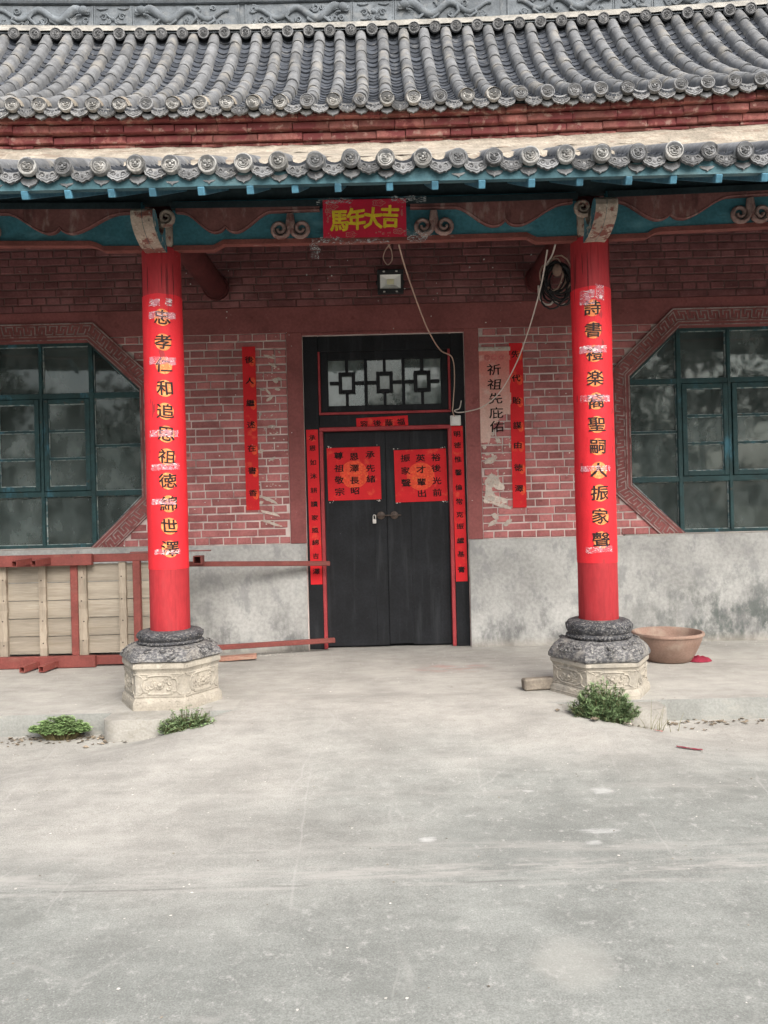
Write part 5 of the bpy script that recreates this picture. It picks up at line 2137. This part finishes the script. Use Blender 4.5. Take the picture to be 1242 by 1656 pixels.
for u0, v0, n in ((-.29, -.02, 9), (.297, .03, 8), (.13, -.125, 10), (-.12, .13, 5)):
    for k in range(n):
        a, b = u0 + random.gauss(0, .012 if n < 10 else .04), v0 + random.gauss(0, .05 if n != 10 else .010)
        b = max(-.145, min(.145, b))
        s = random.uniform(.003, .008)
        m.tube([P(a + s * math.cos(t * 1.3), b + s * math.sin(t * 1.3)) for t in range(5)], .002, 4, .3, 1)
m.build('cloud_print', M['sign_line'], o)
for (x0, x1, z0, z1) in ((.22, .44, 3.70, 3.755), (.24, .40, 3.665, 3.70), (-.46, -.28, 3.665, 3.72), (-.30, .1, 3.66, 3.69), (-.48, -.20, 3.985, 4.03), (.10, .40, 3.98, 4.03)):
    fm = MB()
    fm.grid(18, 5, lambda u, v: (x0 + (x1 - x0) * u, YB - .070 - .010 * (.5 + .5 * nz(u * 9, v * 4, x0 * 9)), z0 + (z1 - z0) * v + .02 * nz(u * 4, x0 * 7)))
    fm.build('clear_film', M['film'], o, smooth=60)
fm = MB()
fm.grid(8, 14, lambda u, v: (-.50 + (.03 + .05 * (1 - abs(v - .45))) * (u - .5) + .02 * nz(v * 4, 1), YB - .075 - .02 * math.sin(u * 3), 3.70 - .155 * v + .02 * nz(u * 3, v * 5)))
hang = fm.build('hanging_film', M['film'], o, smooth=60)

# ------------------------------------------------------------------ floodlight, switch box, cables
fx, fz = W(631, 455)
fx, fz = fx, zpx(631, 455, 8.5)
fy = -.10
fl = thing('floodlight', 'black square floodlight with a pale reflector on the wall above the door', 'floodlight', (fx, 0, fz))
m = MB()
tilt = Matrix.Translation((fx, fy, fz)) @ Matrix.Rotation(.14, 4, 'X')
w, h, t = .142, .130, .03
m.box(-w, w, -t, t, h - .055, h, .006, tilt)
m.box(-w, w, -t, t, -h, -h + .055, .006, tilt)
m.box(-w, -w + .03, -t, t, -h + .056, h - .056, .004, tilt)
m.box(w - .03, w, -t, t, -h + .056, h - .056, .004, tilt)
m.box(-w + .01, w - .01, t * .4, t + .02, -h + .01, h - .01, .004, tilt)
m.build('housing', M['black_plastic'], fl)
m = MB()
a, b = (w - .031), (h - .057)
v = [(-a, -t + .003, -b), (a, -t + .003, -b), (a, -t + .003, b), (-a, -t + .003, b), (-.045, .008, -.030), (.045, .008, -.030), (.045, .008, .034), (-.045, .008, .034)]
m.add([tilt @ Vector(p) for p in v], [(0, 1, 5, 4), (1, 2, 6, 5), (2, 3, 7, 6), (3, 0, 4, 7), (4, 5, 6, 7)])
m.build('reflector', worn('frosted_reflector', (.80, .80, .77), .35, .5, .05, 5, 90, .02, .001), fl)
m = MB()
m.box(-.038, .038, .002, .0065, -.026, .030, .002, tilt)
m.build('led_chip', worn('led_phosphor', (.70, .66, .45), .5, .3, .05, 5, 90, .02, .001), fl)
for sx_ in (-1, 1):
    for sz_ in (-1, 1):
        m = MB()
        m.box(sx_ * .068 - .012, sx_ * .068 + .012, -t - .008, -t - .0005, sz_ * (h - .024) - .008, sz_ * (h - .024) + .008, .003, tilt)
        m.build('clip', M['steel'], fl)
m = MB()
m.bar((fx - .15, fy, fz - .02), (fx - .15, -.01, fz + .02), .006, .03)
m.bar((fx + .15, fy, fz - .02), (fx + .15, -.01, fz + .02), .006, .03)
m.box(fx - .155, fx + .155, -.012, -.006, fz - .0, fz + .04)
m.build('bracket', M['black_plastic'], fl)


def pt(px, py, y):
    """world point of a photographed spot lying in the plane y"""
    d = y + D0
    u, v = px - 621, py - 828
    a = u * math.cos(ROLL) - v * math.sin(ROLL)
    b = u * math.sin(ROLL) + v * math.cos(ROLL)
    return Vector((a * d / F_PX, y, HCAM - b * d / F_PX))


def smooth_path(pts, n=8):
    out = []
    P_ = [pts[0]] + list(pts) + [pts[-1]]
    for i in range(1, len(P_) - 2):
        p0, p1, p2, p3 = P_[i - 1], P_[i], P_[i + 1], P_[i + 2]
        for s in range(n):
            t = s / n
            out.append(.5 * ((2 * p1) + (p2 - p0) * t + (2 * p0 - 5 * p1 + 4 * p2 - p3) * t * t + (3 * p1 - p0 - 3 * p2 + p3) * t ** 3))
    out.append(P_[-2])
    return out


def cable(name, pts, r, mat, label, cat='cable', n=8, **kw):
    m = MB()
    m.tube(smooth_path(pts, n), r, 6)
    o = m.build(name, mat, None, smooth=60)
    tag(o, label, cat)
    return o


sb = thing('switch_box', 'small white plastic switch box on the door frame corner', 'switch box', tuple(pt(736, 680, YF - .02)))
c = pt(736.5, 680, YF - .02)
m = MB()
m.box(c.x - .058, c.x + .058, YF - .040, YF - .001, c.z - .055, c.z + .055, .006)
m.build('housing', M['white_plastic'], sb)
m = MB()
m.box(c.x - .046, c.x + .046, YF - .046, YF - .0405, c.z - .040, c.z + .043, .004)
m.build('cover', M['white_plastic'], sb)

cable('power_cable', [pt(645, 396, -2.05), pt(655, 432, -1.8), pt(672, 482, -1.3), pt(692, 533, -.8), pt(712, 566, -.25), pt(731, 578, -.03), pt(735, 610, -.01), pt(733, 650, .0), pt(732, 664, .01), pt(735, 674, .0)],
      .0068, M['cable_brown'], 'tan cable running from the beam down to the white switch box')
cable('light_cable', [pt(630, 396, -2.0), pt(623, 405, -1.2), pt(620, 418, -.5), pt(627, 428, -.12), pt(634, 420, -.4), pt(633, 405, -1.0), pt(628, 396, -1.9)],
      .006, M['cable_brown'], 'thin dull cable hanging in a loop above the floodlight')
cable('lead_wire', [pt(885, 404, -2.0), pt(881, 430, -1.9), pt(873, 470, -1.7), pt(856, 530, -1.2), pt(836, 585, -.7), pt(810, 632, -.3), pt(782, 657, -.12), pt(757, 665, -.03), pt(741, 667, .0), pt(735, 664, .0), pt(743, 660, .0), pt(746, 648, .01)],
      .0065, M['cable_white'], 'pale wire sagging from the column head across the strip to the switch box')

cb = thing('cable_bundle', 'tangled black coil of old cables hanging behind the column head', 'cable bundle', tuple(pt(898, 455, -1.5)))
rq = random.Random(5)
for k in range(15):
    c0 = pt(898 + rq.uniform(-5, 8), 456 + rq.uniform(-12, 10), -1.55 + rq.uniform(-.12, .10))
    ra, rb_ = rq.uniform(.07, .13), rq.uniform(.11, .20)
    ph, tl = rq.uniform(0, 6), rq.uniform(-.5, .5)
    pts = []
    for s in range(26):
        t = ph + s / 25 * rq.uniform(6.0, 6.4)
        x, z = ra * math.cos(t) * (1 + .08 * nz(s * .5, k)), rb_ * math.sin(t) * (1 + .08 * nz(s * .5, k, 3))
        pts.append(c0 + Vector((x * math.cos(tl) - z * math.sin(tl), .05 * nz(s * .3, k * 2.2), x * math.sin(tl) + z * math.cos(tl))))
    m = MB()
    m.tube(pts, rq.uniform(.006, .011), 6)
    m.build('cable_loop', M['cable_black'] if k < 12 else M['cable_brown'], cb, smooth=60)
m = MB()
m.tube(smooth_path([pt(871, 462, -1.6), pt(872, 480, -1.6), pt(880, 491, -1.6), pt(890, 492, -1.6), pt(897, 486, -1.6), pt(905, 494, -1.6), pt(914, 491, -1.6)]), .009, 6)
m.tube(smooth_path([pt(898, 395, -1.9), pt(893, 412, -1.7), pt(884, 428, -1.6), pt(876, 450, -1.6)]), .008, 6)
m.build('cable_loop', M['cable_white'], cb, smooth=60)
# lamp-holder knob hanging in the coil
m = MB()
c0 = pt(901, 436, -1.66)
m.lathe([(.012, .05), (.022, .045), (.040, .02), (.045, -.01), (.036, -.04), (.018, -.055), (.004, -.058)][::-1], 14, c0)
m.build('insulator_knob', M['terracotta'], cb, smooth=50)

# padlock on the latch
pl = thing('padlock', 'small bright steel padlock hanging from the door latch', 'padlock', (-.105, .075, 1.43))
m = MB()
m.box(-.128, -.088, .068, .088, 1.375, 1.425, .004)
m.build('body', M['steel'], pl)
m = MB()
m.tube([(-.122, .078, 1.424), (-.122, .078, 1.455), (-.116, .078, 1.468), (-.108, .078, 1.472), (-.100, .078, 1.468), (-.094, .078, 1.455), (-.094, .078, 1.424)], .005, 6)
m.build('shackle', M['steel'], pl, smooth=60)

# ------------------------------------------------------------------ steel-framed wooden platform on its side
plat = thing('scaffold_platform', 'wooden platform with a rusty red steel frame standing on edge behind the column', 'platform', (-3.2, -.6, 0))
yP = -.62
XL, XR_ = -4.9, -2.12


def hollow(m, p0, p1, s, t=.006):
    """square tube with an open near end"""
    p0, p1 = Vector(p0), Vector(p1)
    X = (p1 - p0).normalized()
    Z = Vector((0, 0, 1))
    Y = Z.cross(X).normalized()
    Z = X.cross(Y)
    v, f = [], []
    for p in (p0, p1):
        for q in (s / 2, s / 2 - t):
            for a, b in ((-1, -1), (1, -1), (1, 1), (-1, 1)):
                v.append(p + Y * a * q + Z * b * q)
    for k in range(4):
        j = (k + 1) % 4
        f += [(k, j, 8 + j, 8 + k), (4 + k, 12 + k, 12 + j, 4 + j), (k, 4 + k, 4 + j, j)]
    f.append((12, 13, 14, 15))
    m.add(v, f)


# planks seen from below, battens across them
z0, z1 = .125, 1.045
npl = 5
hpl = (z1 - z0) / npl
for k in range(npl):
    m = MB()
    a = XL - random.uniform(0, .1)
    za, zb3 = z0 + hpl * k + .004, z0 + hpl * (k + 1) - .004
    n = 24
    def pk(u, v, y0):
        x = a + (XR_ - a) * u
        return (x, y0 + .004 * nz(x * 2, k * 3.1) + .003 * nz(x * 9, v * 2 + k), za + (zb3 - za) * v + .003 * nz(x * 2.2, k + v))
    m.grid(n, 2, lambda u, v: pk(u, v, yP + .055))
    m.grid(n, 2, lambda u, v: pk(u, v, yP + .08))
    m.grid(n, 1, lambda u, v: pk(u, 1, yP + .055 + .025 * v))
    m.build('plank', M['plank'], plat)
for px, wid in ((4, .078), (68, .070), (133, .085), (198, .072), (-50, .075), (-110, .075)):
    x = pt(px, 990, yP).x
    m = MB()
    n = 12
    for s in range(n):
        za, zb3 = z0 - .01 + (z1 - z0 + .02) * s / n, z0 - .01 + (z1 - z0 + .02) * (s + 1) / n
        w0, w1 = wid / 2 + .006 * nz(s * .9, px), wid / 2 + .006 * nz((s + 1) * .9, px)
        dx0, dx1 = .004 * nz(s * .7, px + 3), .004 * nz((s + 1) * .7, px + 3)
        p = [(x - w0 + dx0, za), (x + w0 + dx0, za), (x + w1 + dx1, zb3), (x - w1 + dx1, zb3)]
        yy = yP + .012
        m.add([(q[0], yy, q[1]) for q in p] + [(q[0], yP + .054, q[1]) for q in p], [(0, 1, 2, 3), (0, 4, 7, 3), (1, 5, 6, 2), (0, 1, 5, 4), (3, 2, 6, 7)])
    bo = m.build('batten', M['batten'], plat)
    nb = MB()
    for s in range(4):
        zz = z0 + .12 + .22 * s + random.uniform(-.02, .02)
        nb.sphere((x + random.uniform(-.01, .01), yP + .012, zz), .008, (1, .5, 1), 7, 4)
    nb.build('nail_head', M['old_metal'], bo)
for px in (121, 222, -170):
    x = pt(px, 990, yP).x
    m = MB()
    m.box(x - .036, x + .036, yP - .012, yP + .052, z0 - .012, z1 + .02, .005)
    m.build('steel_post', M['tube_red'], plat)
xa = pt(152, 900, yP).x
m = MB()
m.box(XL - .3, xa, yP - .075, yP - .014, 1.035, 1.150, .006)
m.build('top_beam', M['tube_red'], plat)
m = MB()
m.box(xa - .4, XR_ - .02, yP - .012, yP + .05, 1.062, 1.142, .006)
m.box(-2.6, -1.78, yP + .0, yP + .05, 1.146, 1.156, .002)
m.build('top_beam', M['tube_red'], plat)
xb = pt(158, 1068, yP).x
m = MB()
m.box(XL - .3, xb, yP - .075, yP - .014, .004, .122, .006)
m.build('bottom_beam', M['tube_red'], plat)
m = MB()
m.box(xb - .4, XR_ + .03, yP - .012, yP + .05, .018, .108, .006)
m.build('bottom_beam', M['tube_red'], plat)
for (px, z) in ((52, 1.092), (82, 1.092), (60, .052), (90, .052)):
    x = pt(px, 990, yP).x
    m = MB()
    hollow(m, (x - .03, yP - .30, z - .012), (x + .02, yP - .076, z), .058)
    m.build('square_tube', M['tube_red'], plat)
# long rails reaching to the door
for (za, zb3, xe) in ((1.015, .958, -.600), (.118, .126, -.565)):
    m = MB()
    m.bar((-2.3, -.50, za + .002), (xe, -.115, zb3), .052, .052, c=.006)
    m.build('rail', M['tube_red'], plat)
m = MB()
hollow(m, (-1.92, -.60, 1.055), (-1.92, -.46, 1.055), .085, .008)
m.build('bracket', M['tube_red'], plat)

# ------------------------------------------------------------------ basin, cloth, bricks
bx_, by_ = 2.715, -1.02
m = MB()
prof = [(.01, .0), (.195, .0), (.215, .012), (.262, .095), (.298, .175), (.318, .232), (.322, .246), (.334, .250), (.338, .264), (.332, .276), (.312, .278), (.302, .268), (.288, .225), (.255, .15), (.20, .12), (.01, .115)]
m.lathe(prof, 48, (bx_, by_, .002), .006)
basin = m.build('clay_basin', M['terracotta'], None, smooth=45)
tag(basin, 'wide terracotta basin standing on the porch beside the stone pedestal', 'basin')
m = MB()
m.lathe([(.248, .168), (.20, .175), (.12, .182), (.05, .178), (.005, .18)], 28, (bx_, by_, .002), .05, 0, False)
m.build('dry_soil', M['soil'], basin, smooth=60)

m = MB()
cc = pt(1128, 1066, -1.08)
def cl(u, v):
    a, r = u * 2 * math.pi, v
    rx = .10 * r * (1 + .35 * nz(math.cos(a) * 1.5, math.sin(a) * 1.5, 4))
    h = .045 * (1 - r ** 3) * (1 + .5 * nz(math.cos(a) * r * 3, math.sin(a) * r * 3, 8)) + .018 * nz(a * 2, r * 6, 2) * (1 - r)
    return (cc.x + rx * math.cos(a), -1.12 + .075 * r * math.sin(a), .004 + max(0, h))
m.grid(28, 9, cl)
tag(m.build('crumpled_cloth', M['cloth'], None, smooth=70), 'crumpled crimson cloth lying beside the terracotta basin', 'cloth')

m = MB()
c0 = pt(862, 1105, -2.0)
m.box(-.135, .125, -.055, .055, -.048, .048, .012)
m.v = [(x + .006 * nz(x * 14, y * 14, z * 14), y + .006 * nz(x * 12, z * 12, 5), z + .007 * nz(y * 15, x * 11, 9)) for x, y, z in m.v]
mm = Matrix.Translation((1.245, -2.12, .052)) @ Matrix.Rotation(.12, 4, 'Z')
m.v = [tuple(mm @ Vector(p)) for p in m.v]
tag(m.build('stone_block', M['rock'], None), 'grey weathered block lying against the stone pedestal facing the door', 'block')

m = MB()
m.box(-.19, .19, -.05, .05, -.022, .022, .004)
mm = Matrix.Translation((-1.545, -.50, .034)) @ Matrix.Rotation(.10, 4, 'Z') @ Matrix.Rotation(-.04, 4, 'Y')
m.v = [tuple(mm @ Vector(p)) for p in m.v]
tag(m.build('timber_offcut', worn('reddish_timber', (.36, .20, .15), .9, .15, .2, 6, 50, .4, .003, 0, [((.44, .33, .26), 9, .5, .65, (.3, 1, 1), .6)]), None), 'short reddish timber offcut on the floor under the low rail', 'offcut')

# ------------------------------------------------------------------ weeds
def leaf_quad(m, p, d, up, L, w, fold=.25):
    d = d.normalized()
    s = d.cross(up)
    s = s.normalized() if s.length > 1e-6 else Vector((1, 0, 0))
    n = s.cross(d)
    a = p
    mid = p + d * L * .5
    tip = p + d * L - n * L * .12
    m.add([a, mid + s * w + n * w * fold, tip, mid - s * w + n * w * fold, mid], [(0, 4, 1), (4, 2, 1), (0, 3, 4), (3, 2, 4)])


def weed(name, c, rx, ry, h, nst, seed, mat, style, label, group=None, lean=(0, 0)):
    t = thing(name, label, 'weed', tuple(c), group)
    rq = random.Random(seed)
    lm, sm = MB(), MB()
    c = Vector(c)
    for k in range(nst):
        a, r = rq.uniform(0, 6.283), math.sqrt(rq.random())
        base = c + Vector((rx * .45 * r * math.cos(a), ry * .45 * r * math.sin(a), -.01))
        hh = h * (1 - .55 * r * r) * rq.uniform(.6, 1.15)
        top = c + Vector((rx * r * math.cos(a) + lean[0] * hh, ry * r * math.sin(a) + lean[1] * hh, hh))
        mid = (base + top) / 2 + Vector((0, 0, h * .12))
        path = [base, mid, top]
        sm.tube(path, [.0028, .002, .001], 3)
        nl = 16 if style != 'clover' else 4
        for q in range(nl):
            u = rq.uniform(.25, 1.0) if style != 'clover' else rq.uniform(.7, 1.05)
            p = base.lerp(mid, u * 2) if u < .5 else mid.lerp(top, u * 2 - 1)
            az = rq.uniform(0, 6.283)
            d = Vector((math.cos(az), math.sin(az), rq.uniform(-.1, .9)))
            if style == 'clover':
                for j in range(3):
                    dd = Vector((math.cos(az + j * 2.1), math.sin(az + j * 2.1), rq.uniform(.0, .35)))
                    leaf_quad(lm, p, dd, Vector((0, 0, 1)), rq.uniform(.020, .032), rq.uniform(.008, .013))
            elif style == 'feather':
                L = rq.uniform(.030, .055)
                for j in range(4):
                    dd = (d + Vector((rq.uniform(-.7, .7), rq.uniform(-.7, .7), rq.uniform(-.2, .6)))).normalized()
                    leaf_quad(lm, p, dd, Vector((0, 0, 1)), L * rq.uniform(.6, 1), rq.uniform(.0025, .0045))
            else:
                leaf_quad(lm, p, d, Vector((0, 0, 1)), rq.uniform(.018, .034), rq.uniform(.006, .010))
    stuff(lm.build('foliage', mat, t))
    stuff(sm.build('stems', M['stem'], t))
    return t


G_W = 'weeds growing at the foot of the porch'
weed('weed_clump', (-2.48, -2.685, -.150), .235, .085, .15, 330, 21, M['leaf_blue'], 'clover', 'low clover-like weed clump growing in the gap before the porch step', G_W)
weed('weed_clump', (-1.49, -2.86, -.135), .235, .10, .225, 170, 22, M['leaf'], 'small', 'small leafy weed bush against the footing of the column with the platform', G_W, (.05, .1))
weed('weed_clump', (1.575, -2.88, -.14), .27, .11, .33, 240, 23, M['leaf'], 'feather', 'bushy feathery green weed in front of the pedestal near the basin', G_W, (.0, .1))
gt = thing('grass_tuft', 'thin dry grass blades at the end of the cement footing', 'grass', (1.97, -2.90, -.15))
m = MB()
rq = random.Random(31)
for k in range(15):
    a = rq.uniform(0, 6.28)
    b = Vector((1.95 + rq.gauss(0, .07), -2.88 + rq.gauss(0, .02), -.155))
    hh = rq.uniform(.06, .24) * (1 if k % 3 else .5)
    m.tube([b, b + Vector((.02 * math.cos(a), .01 * math.sin(a), hh * .5)), b + Vector((.06 * math.cos(a), .03 * math.sin(a), hh))], [.0022, .0017, .0006], 3)
m.build('blades', worn('dry_grass', (.20, .19, .10), .8, .2, .2), gt)

# ------------------------------------------------------------------ litter
def litter(name, mat, n, region, smin, smax, label, seed, curl=.35, flat=False):
    rq = random.Random(seed)
    m = MB()
    for k in range(n):
        x, y = region(rq)
        s = rq.uniform(smin, smax)
        z = (0.001 if (y > -2.565 and abs(x) > 1.3) else max(ground_z(x, y), 0.0 if y > -2.5 else -9)) + .002
        a = rq.uniform(0, 6.28)
        pts = []
        nn = 5
        for q in range(nn):
            t = a + 6.283 * q / nn
            r = s * rq.uniform(.5, 1.0)
            pts.append((x + r * math.cos(t), y + r * .8 * math.sin(t), z + (0 if flat else rq.uniform(0, curl) * s)))
        m.add([(x, y, z + s * .15)] + pts, [(0, 1 + q, 1 + (q + 1) % nn) for q in range(nn)])
    o = m.build(name, mat, None)
    tag(o, label, 'litter')
    return stuff(o)


litter('paper_chips', M['chip'], 520, lambda q: (q.uniform(-3.2, 3.2), q.choice((q.uniform(-6.2, -.1), q.uniform(-4.5, -.6)))), .003, .010, 'tiny pale paper chips and grit scattered over the concrete', 41)
litter('grit', M['dry_leaf'], 260, lambda q: (q.uniform(-3.2, 3.2), q.uniform(-6.2, -.1)), .003, .009, 'dark crumbs of leaf and soil scattered over the concrete', 42)
litter('dry_leaves', M['dry_leaf'], 620, lambda q: (q.choice((q.uniform(2.05, 3.6), q.uniform(-2.15, -1.9), q.uniform(-2.9, -2.1), q.gauss(1.75, .17))), -2.66 + q.gauss(0, .035) - (.18 * q.random() if q.random() < .3 else 0)),
       .008, .028, 'dry leaf litter caught along the foot of the porch step', 43, .6)
litter('wall_foot_crumbs', M['chip'], 150, lambda q: (q.choice((q.uniform(-2.0, -.9), q.uniform(-1.4, -.9), q.uniform(2.9, 4.0))), q.uniform(-.35, -.06)), .005, .016, 'crumbled plaster lying along the foot of the wall', 44)
m = MB()
rq = random.Random(45)
for (x, y, L, a) in ((1.60, -2.98, .045, .3), (1.76, -2.99, .04, -.5), (1.83, -2.97, .05, .2), (1.45, -2.99, .06, .9), (1.90, -3.03, .035, .1)):
    pass
def shred(name, mat, c, L, w, ang, label, cat, lift=.012):
    m = MB()
    def fn(u, v):
        s = (u - .5) * L
        wv = (v - .5) * w * (1 - .6 * abs(u - .5))
        x = c[0] + s * math.cos(ang) - wv * math.sin(ang) + .012 * nz(u * 5, c[0])
        y = c[1] + s * math.sin(ang) + wv * math.cos(ang)
        return (x, y, ground_z(x, y) + .004 + lift * (.5 + .5 * nz(u * 7, v * 3, c[0] * 9)))
    m.grid(12, 3, fn)
    return tag(m.build(name, mat, None, smooth=60), label, cat)
shred('red_shred', M['cloth'], (1.965, -3.47, 0), .16, .03, -.30, 'crimson paper shred lying on the yard below the footing', 'paper shred')
shred('pink_shred', M['pink_scrap'], (1.93, -2.99, 0), .065, .03, .1, 'small pink paper shred at the corner of the footing', 'paper shred')
shred('pale_leaf', M['scrap'], (1.72, -2.985, 0), .085, .05, -.2, 'pale curled leaf beside the feathery weed', 'leaf', .03)
shred('pale_leaf', M['dry_leaf'], (1.475, -2.99, 0), .08, .05, .9, 'brown curled leaf under the feathery weed', 'leaf', .035)

# ------------------------------------------------------------------ trees across the yard, behind the photographer (they mirror in the window glass)
def wood():
    rq = random.Random(77)
    m = MB()
    for (x, y, h, w) in ((-13, -33, 9, 3.4), (-7.5, -35, 6.5, 3.2), (-19, -30, 9, 3.4), (-3, -36, 7.5, 3.2), (4, -33, 9, 3), (8.5, -32, 12.5, 3), (13, -30, 11, 3.2), (-16, -35, 8, 3.4), (-10.5, -36, 7, 3.2), (1.5, -36, 8.5, 3), (6.5, -30, 11, 3.2), (10.5, -31, 12, 3.2), (15.5, -29, 10.5, 3.4), (21, -28, 11, 3.6), (-26, -28, 9, 3.2)):
        base = Vector((x, y, -.2))
        m.tube([base, base + Vector((.1, 0, h * .35)), base + Vector((-.1, .1, h * .8))], [.24, .18, .06], 8)
        for k in range(7):
            a = rq.uniform(0, 6.28)
            z0 = h * rq.uniform(.25, .6)
            p = base + Vector((0, 0, z0))
            e = p + Vector((math.cos(a) * w * .8, math.sin(a) * w * .8, h * .22))
            m.tube([p, (p + e) / 2 + Vector((0, 0, .2)), e], [.09, .06, .02], 5)
        for k in range(40):
            t = rq.random()
            a, r = rq.uniform(0, 6.28), w * math.sqrt(rq.random()) * (1 - .5 * abs(t - .35))
            c = base + Vector((r * math.cos(a), r * math.sin(a), h * (.10 + .90 * t)))
            for q in range(95):
                d = Vector((rq.gauss(0, 1), rq.gauss(0, 1), rq.gauss(0, .8)))
                p = c + d * .42
                u = Vector((rq.uniform(-1, 1), rq.uniform(-1, 1), rq.uniform(-1, 1))).normalized()
                v2 = u.cross(Vector((rq.uniform(-1, 1), .3, rq.uniform(-1, 1)))).normalized()
                s_ = rq.uniform(.13, .26)
                m.add([p - u * s_, p + v2 * s_ * .5, p + u * s_, p - v2 * s_ * .5], [(0, 1, 2, 3)])
    me = bpy.data.meshes.new('far_trees')
    me.from_pydata(m.v, [], m.f)
    me.materials.append(worn('dark_tree_leaf', (.040, .065, .026), .8, .2, .3, .6, 8, .1, .01, .2))
    o = new_obj('far_trees', me)
    tag(o, 'dark trees across the yard, seen only as reflections in the window panes', 'trees')
    stuff(o)


wood()
